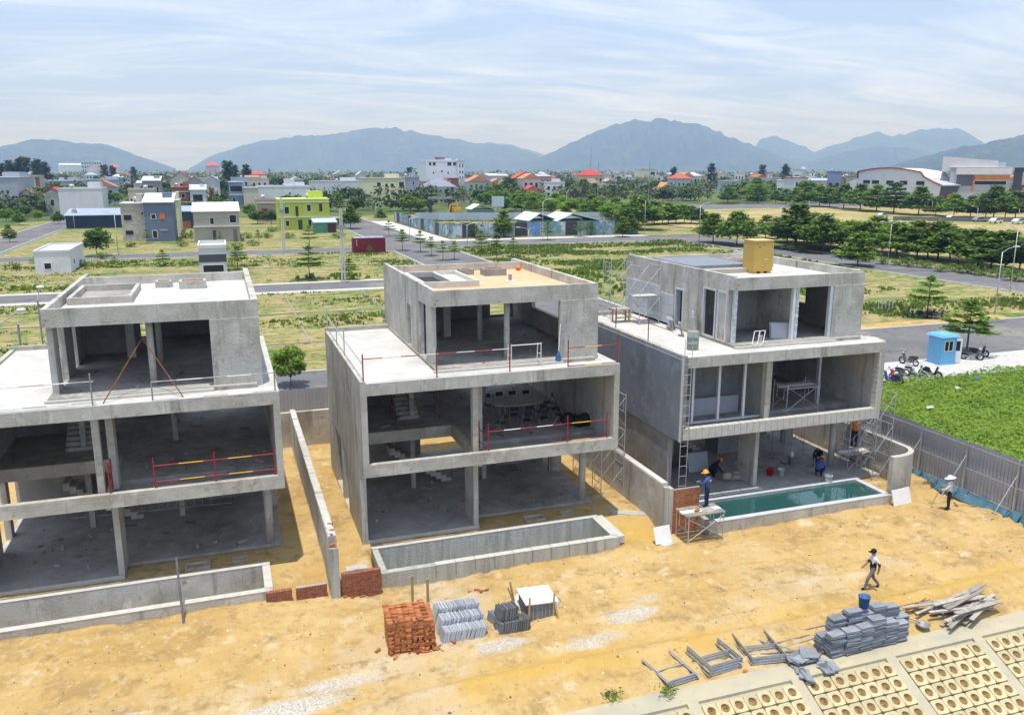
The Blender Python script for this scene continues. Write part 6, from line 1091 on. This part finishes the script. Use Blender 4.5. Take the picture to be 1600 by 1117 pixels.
# white aluminium frame standing on the far verge, guard booth
p = G(1383,486,-.05); t = thing('window_frame_rack', 'white aluminium frame standing on the grass across the road', 'frame', p, .1)
for x in (-1.1,-.55,0,.55,1.1): MB().box(x-.03,-.03,0,x+.03,.03,1.35).build('upright', M['alu'], t)
MB().box(-1.07,-.025,1.29,1.07,.025,1.35).build('top_bar', M['alu'], t); MB().box(-.5,-.025,.1,1.07,.025,.15).build('bottom_bar', M['alu'], t)
p = G(1491,569,-.1); t = thing('guard_booth', 'sky-blue guard booth with open white door', 'booth', (p.x,p.y,-.1), R(-3)); bl = M['bluepaint']
b = MB(); wall(b, 0, 0, .06, -1.45, 0, 0, 2.3, [(-1.2,-.3,1.1,2.0)]); wall(b, 1, -.06, 0, .06, 1.4, 0, 2.3, [(.35,1.15,.05,2.05)]); b.box(-1.45,1.4,0,0,1.46,2.3); b.box(-1.45,.06,0,-1.39,1.4,2.3); b.box(-1.39,.06,.0,-.06,1.4,.05); b.build('cabin', bl, t)
MB().hexa([(-1.65,-.2,2.3),(.2,-.2,2.3),(.2,1.65,2.3),(-1.65,1.65,2.3),(-1.5,-.05,2.5),(.05,-.05,2.5),(.05,1.5,2.5),(-1.5,1.5,2.5)]).build('roof', bl, t)
w = MB(); [w.box(*q) for q in ((-1.2,-.02,1.1,-1.14,.05,2.0),(-.36,-.02,1.1,-.3,.05,2.0),(-.78,-.02,1.1,-.72,.05,2.0),(-1.14,-.02,1.94,-.36,.05,2.0),(-1.14,-.02,1.1,-.36,.05,1.16))]; w = w.build('window_frame', M['white'], t); MB().box(-1.14,.01,1.16,-.36,.025,1.94).build('pane', M['glass'], w)
for z in (.3,.55,.8): MB().box(-1.43,-.015,z,-.02,-.001,z+.03).build('siding_strip', bl, t)
d = MB().box(0,-.03,.05,.78,.03,2.05).build('door', M['white'], t, loc=(.0,.36,0)); d.rotation_euler = (0,0,R(-12)); MB().box(.15,-.035,1.05,.63,.035,1.85).build('pane', M['glass'], d)
# motorbikes
def bike0():
    t = thing('motorbike', 'x', 'motorbike')
    for x in (-.62,.62):
        w = MB().torus((x,0,.29),.245,.05,1,16,6).build('wheel', M['rubber'], t, True); q = MB().torus((x,0,.29),.19,.014,1,14,4); [q.tube((x,0,.29),(x+.19*math.cos(k*1.05),0,.29+.19*math.sin(k*1.05)),.008,4) for k in range(6)]; q.tube((x,-.07,.29),(x,.07,.29),.04,8); q.build('rim', M['chrome'], w)
    q = MB(); q.prof([(-.78,.62),(-.62,.76),(-.1,.68),(.12,.42),(.30,.38),(.36,.52),(.46,.86),(.52,.98),(.58,.96),(.52,.70),(.42,.34),(.2,.24),(-.15,.26),(-.4,.5)], 1, -.11, .11); q.build('body', bodym, t)
    MB().prof([(-.80,.72),(-.68,.82),(-.3,.80),(-.05,.73),(-.08,.68),(-.6,.70)], 1, -.13, .13).build('seat', M['black'], t); MB().box(-.2,-.14,.2,.2,.14,.42).build('engine', M['steel_old'], t); MB().tube((-.1,-.15,.25),(-.72,-.17,.34),.045,7).build('exhaust', M['chrome'], t)
    for s in (-.07,.07): MB().tube((.62,s,.29),(.48,s,.85),.025,5).build('fork', M['chrome'], t)
    MB().torus((.62,0,.29),.30,.035,1,12,4).build('front_mudguard', bodym, t); MB().tube((.42,-.33,1.02),(.46,.33,1.02),.016,5).build('handlebar', M['black'], t); MB().ball((.56,0,.93),.1,.1,.09).build('headlight', M['white'], t, True)
    for s in (-1,1): MB().tube((.43,s*.26,1.02),(.38,s*.34,1.18),.008,4).build('mirror_stem', M['chrome'], t); MB().ball((.38,s*.35,1.2),.02,.06,.04,8,5).build('mirror', M['black'], t)
    MB().tube((0,.12,.25),(-.05,.32,.0),.012,4).build('kickstand', M['steel_old'], t); return t
bodym = M['black']; bk = bike0(); bcols = {}
def bike(p, a, c, label, first=[True]):
    t = bk if first[0] else copy_tree(bk); first[0] = False; t.location = p; t.rotation_euler = (R(-6),0,a); t['label'] = label; t['group'] = 'parked motorbikes'
    if c not in bcols: bcols[c] = {'black': M['black'], 'blue': mat('blue_fairing', (.06,.07,.28), .4, .1), 'red': mat('red_fairing', (.45,.03,.06), .4, .1), 'silver': mat('silver_fairing', (.5,.5,.5), .4, .1), 'grey': mat('grey_fairing', (.10,.10,.12), .4, .1)}[c]
    for ch_ in t.children:
        if ch_.name.split('.')[0] in ('body','front_mudguard') and c != 'black': ch_.data = ch_.data.copy(); ch_.data.materials[0] = bcols[c]
for x, y, a, c, lb_ in ((1452,590,-70,'black','black motorbike standing alone at the grass edge'),(1392,600,100,'blue','blue motorbike, leftmost in the row beside the villa wall'),(1400,598,80,'red','red motorbike next to the blue one'),(1412,592,-70,'grey','grey motorbike right of the red one'),(1428,590,-60,'silver','silver motorbike with front wheel turned to the grass'),(1420,570,100,'grey','motorbike parked behind the silver one'),(1465,558,180,'black','black motorbike left of the blue booth'),(1518,562,-40,'grey','first motorbike right of the blue booth'),(1528,558,-20,'black','second motorbike right of the blue booth'),(1430,497,160,'black','left motorbike under the tree across the road'),(1444,497,150,'grey','second motorbike under the tree across the road'),(1456,498,20,'black','third motorbike under the tree across the road'),(1466,499,-10,'grey','rightmost motorbike under the tree across the road')):
    p = G(x, y, -.1); bike(p, R(a), c, lb_)
# litter in the creepers
for i, (x, y, c) in enumerate(((1525,590,'tarp_blue'),(1497,606,'screed'),(1455,636,'screed'))):
    p = G(x,y,.25); mb = MB(); pts_ = [(math.cos(a)*random.uniform(.15,.42), math.sin(a)*random.uniform(.12,.3)) for a in [k*.785 for k in range(8)]]; mb.add([(0,0,.1)]+[(x_,y_,random.uniform(-.06,.08)) for x_,y_ in pts_], [(0,k+1,(k+1)%8+1) for k in range(8)]); tag(mb.build('litter', M[c], loc=p), '%s crumpled scrap from the top on the green lot' % ORDW[i], 'litter', 'litter on the green lot')

# ================================================================== PEOPLE
BASEJ = dict(pel=(0,0,.90), bel=(0,.01,1.06), che=(0,0,1.24), nec=(0,.01,1.40), hd=(0,.03,1.50), top=(0,.03,1.60), shl=(-.17,0,1.33), shr=(.17,0,1.33), ell=(-.22,-.02,1.07), elr=(.22,-.02,1.07), wrl=(-.23,.08,.84), wrr=(.23,.08,.84), hil=(-.085,0,.87), hir=(.085,0,.87), knl=(-.10,.03,.47), knr=(.10,.03,.47), anl=(-.10,0,.08), anr=(.10,0,.08), tol=(-.11,.16,.035), tor=(.11,.16,.035))
RAD = dict(pel=.142, bel=.132, che=.152, nec=.056, hd=.096, top=.078, sh=.076, el=.055, wr=.038, hi=.098, kn=.072, an=.052, to=.042, ha=.034, fi=.010)
def person(label, loc, rz_, over, cols, scale=1.0):
    J = dict(BASEJ); J.update(over); J = {k: Vector(v) for k, v in J.items()}
    E = [('pel','bel','top_'),('bel','che','top_'),('che','nec','top_'),('nec','hd','skin'),('hd','top','hair'),('che','shl','top_'),('che','shr','top_'),('shl','ell','top_'),('shr','elr','top_'),('ell','wrl','arm'),('elr','wrr','arm'),('pel','hil','bot'),('pel','hir','bot'),('hil','knl','bot'),('hir','knr','bot'),('knl','anl','bot'),('knr','anr','bot'),('anl','tol','shoe'),('anr','tor','shoe')]
    for s in 'lr':     # palm, four fingers and a thumb
        w = J['wr'+s]; d = (w-J['el'+s]).normalized(); side = d.cross(Vector((0,0,1))); side = side.normalized() if side.length > .1 else Vector((1,0,0)); J['ha'+s] = w+d*.07; E.append(('wr'+s,'ha'+s,'skin'))
        for k in range(4): n_ = 'fi%d%s' % (k,s); J[n_] = J['ha'+s]+d*(.075+.012*(k in (1,2)))+side*(.024*(k-1.5))+Vector((0,0,-.015)); E.append(('ha'+s,n_,'skin'))
        J['th'+s] = w+d*.06+side*.06; E.append(('wr'+s,'th'+s,'skin'))
    names = list(J); me = bpy.data.meshes.new('body'); me.from_pydata([J[n] for n in names], [(names.index(a), names.index(b)) for a,b,_ in E], [])
    ob = bpy.data.objects.new('body_tmp', me); COL.objects.link(ob); mod = ob.modifiers.new('s','SKIN'); sub = ob.modifiers.new('u','SUBSURF'); sub.levels = 1; sub.render_levels = 1
    for i, n in enumerate(names):
        r_ = RAD.get(n) or RAD.get(n[:2]) or .012; me.skin_vertices[0].data[i].radius = (r_, r_*(.78 if n in ('che','bel','pel') else 1)); me.skin_vertices[0].data[i].use_root = (n == 'pel')
    dg = bpy.context.evaluated_depsgraph_get(); ev = ob.evaluated_get(dg); bm_ = bpy.data.meshes.new_from_object(ev); bpy.data.objects.remove(ob)
    keys = ['skin','hair','top_','arm','bot','shoe','mid']; bm_.materials.clear(); [bm_.materials.append(M[cols.get(k, cols.get('top_') if k in ('arm','mid') else 'skin')]) for k in keys]
    mi = []
    for p in bm_.polygons:
        c = p.center; best = (9, None)
        for a, b, tg in E:
            A_, B2 = J[a], J[b]; ab = B2-A_; t_ = max(0, min(1, (c-A_).dot(ab)/max(ab.length_squared,1e-9))); d = (c-A_-ab*t_).length - .6*(RAD.get(a) or RAD.get(a[:2]) or .01)
            if d < best[0]: best = (d, tg)
        tg = best[1]
        if tg == 'top_' and 'mid' in cols and c.z < J['che'].z-.05: tg = 'mid'
        if tg == 'hair' and c.y > J['hd'].y+.02 and c.z < J['top'].z: tg = 'skin'
        mi.append(keys.index(tg))
    bm_.polygons.foreach_set('material_index', mi); bm_.polygons.foreach_set('use_smooth', [True]*len(mi)); bm_.update()
    t = thing('person', label, 'person', loc, rz_); t.scale = (scale,)*3; link('body', bm_, t)
    h = J['hd'].lerp(J['top'], .55); f = (J['top']-J['nec']).normalized()
    q = MB(); q.ball((0,.095,-.02),.014,.02,.02,6,4); q.ball((-.035,.088,.02),.012,.008,.01,6,4,1); q.ball((.035,.088,.02),.012,.008,.01,6,4,1); q.bar((-.025,.085,-.06),(.025,.085,-.06),.012,.01,1); q.ball((-.098,0,0),.012,.025,.03,6,4); q.ball((.098,0,0),.012,.025,.03,6,4)
    o = q.build('face', [M['skin'], M['blackcloth']], t, True, h); o.rotation_euler = Vector((0,0,1)).rotation_difference(f).to_euler()
    hat = cols.get('hat')
    if hat:
        q = MB(); m_ = {'helmet_y': 'yellowhat', 'helmet_o': 'orange', 'cap': 'blackcloth', 'sun': 'whitecloth'}[hat]
        if hat == 'sun': q.lathe([(.27,.02),(.26,.035),(.12,.07),(.11,.14),(.04,.17)], (0,0,0), 16)
        elif hat == 'cap': q.lathe([(.108,0),(.105,.06),(.06,.11),(.02,.12)], (0,0,0), 12); q.box(-.07,.08,.0,.07,.2,.015)
        else: q.lathe([(.15,0),(.145,.02),(.125,.03),(.12,.08),(.08,.14),(.02,.16)], (0,0,0), 14); q.box(-.08,.12,.0,.08,.2,.018)
        o = q.build('sun_hat' if hat == 'sun' else 'cap' if hat == 'cap' else 'helmet', M[m_], t, True, h+f*.035); o.rotation_euler = Vector((0,0,1)).rotation_difference(f).to_euler()
    return t
def onsand(x, y): p = G(x, y, -.55); p.z = float(sand_h(np.array(p.x), np.array(p.y))); return p
# walker
person('person in white and black T-shirt and cap walking across the sand', onsand(1361,919), R(75), dict(knl=(-.09,.22,.50), anl=(-.09,.30,.10), tol=(-.09,.46,.06), knr=(.09,-.08,.46), anr=(.09,-.36,.12), tor=(.09,-.24,.04), ell=(-.22,-.14,1.10), wrl=(-.2,-.12,.86), elr=(.22,.08,1.08), wrr=(.19,.26,.92)), dict(top_='whitecloth', mid='blackcloth', arm='skin', bot='greycloth', shoe='blackcloth', hair='blackcloth', hat='cap'))
wp = onsand(1481,800)
ww = person('person in white shirt and white sun hat holding a shovel by the fence', wp, R(35), dict(shl=(-.17,.03,1.32), elr=(.24,.12,1.12), wrr=(.16,.34,1.12), ell=(-.22,.12,1.1), wrl=(-.1,.33,.98), top=(0,.06,1.59), hd=(0,.05,1.49)), dict(top_='whitecloth', arm='whitecloth', bot='blackcloth', shoe='blackcloth', hair='blackcloth', hat='sun'))
t = thing('shovel', 'long-handled shovel held by the person in the sun hat', 'shovel', wp); c_, s_ = math.cos(R(35)), math.sin(R(35)); hand = Vector((.13*c_-.4*s_, .13*s_+.4*c_, 1.10)); foot = Vector((.1*c_-.75*s_, .1*s_+.75*c_, .02)); MB().tube(foot, hand+(hand-foot).normalized()*.3, .018, 6).build('handle', M['wood'], t); MB().bar(foot, foot+(hand-foot).normalized()*.25, .2, .02).build('blade', M['steel_old'], t)
# bricklayer on the platform
bl_ = person('person in blue work shirt and yellow helmet laying bricks on the platform', (14.78,-2.15,.87), R(38), dict(ell=(-.24,.14,1.13), wrl=(-.12,.38,1.12), elr=(.24,.14,1.13), wrr=(.08,.40,1.10), che=(0,.04,1.24), nec=(0,.07,1.40), hd=(0,.10,1.49), top=(0,.12,1.59)), dict(top_='bluecloth', arm='bluecloth', bot='navy', shoe='blackcloth', hair='blackcloth', hat='helmet_y'))
MB().box(-.10,-.125,1.24,.10,-.118,1.29).build('back_print', M['white'], bl_)
crouch = dict(pel=(0,-.12,.36), bel=(0,-.02,.50), che=(0,.16,.64), nec=(0,.27,.76), hd=(0,.34,.83), top=(0,.40,.90), shl=(-.17,.18,.70), shr=(.17,.18,.70), ell=(-.22,.34,.48), elr=(.22,.34,.48), wrl=(-.12,.50,.26), wrr=(.12,.50,.26), hil=(-.09,-.10,.36), hir=(.09,-.10,.36), knl=(-.16,.26,.44), knr=(.16,.26,.44), anl=(-.13,.0,.08), anr=(.13,.0,.08), tol=(-.14,.16,.035), tor=(.14,.16,.035))
person('person in dark clothes and orange helmet crouching inside behind the brick wall', G(1112,744,0), R(-110), crouch, dict(top_='navy', arm='navy', bot='blackcloth', shoe='blackcloth', hair='blackcloth', hat='helmet_o'))
person('person in blue shirt and orange helmet crouching at the pool edge', G(1278,744,0.03), R(-60), crouch, dict(top_='bluecloth', arm='bluecloth', bot='navy', shoe='blackcloth', hair='blackcloth', hat='helmet_o'))
person('person in navy clothes squatting beside the round column', G(1280,722,0), R(120), crouch, dict(top_='navy', arm='navy', bot='navy', shoe='blackcloth', hair='blackcloth'))
person('person in orange vest and helmet working on the low scaffold', (26.35,2.0,1.06), R(-30), dict(ell=(-.24,.14,1.13), wrl=(-.15,.38,1.25), elr=(.24,.14,1.13), wrr=(.12,.40,1.22)), dict(top_='orange', arm='orange', bot='navy', shoe='blackcloth', hair='blackcloth', hat='helmet_o'))
# wires over the plots
mb = MB()
for (a, b, sag) in (((-60,88.5,7.5),(6.6,137,7.3),.8),((6.6,137,7.6),(11.1,87,9.5),.6),((11.1,87,9.4),(60,88,9.0),1.2),((52,33,6.3),(96,33,6.3),1.0)):
    a = Vector(a); b = Vector(b); P_ = [a.lerp(b, i/14)-Vector((0,0,sag*4*(i/14)*(1-i/14))) for i in range(15)]
    for p, q in zip(P_, P_[1:]): mb.tube(p, q, .018, 3)
tag(mb.build('power_lines', M['black']), 'thin dark power lines strung between the poles over the plots', 'wires', kind='stuff')
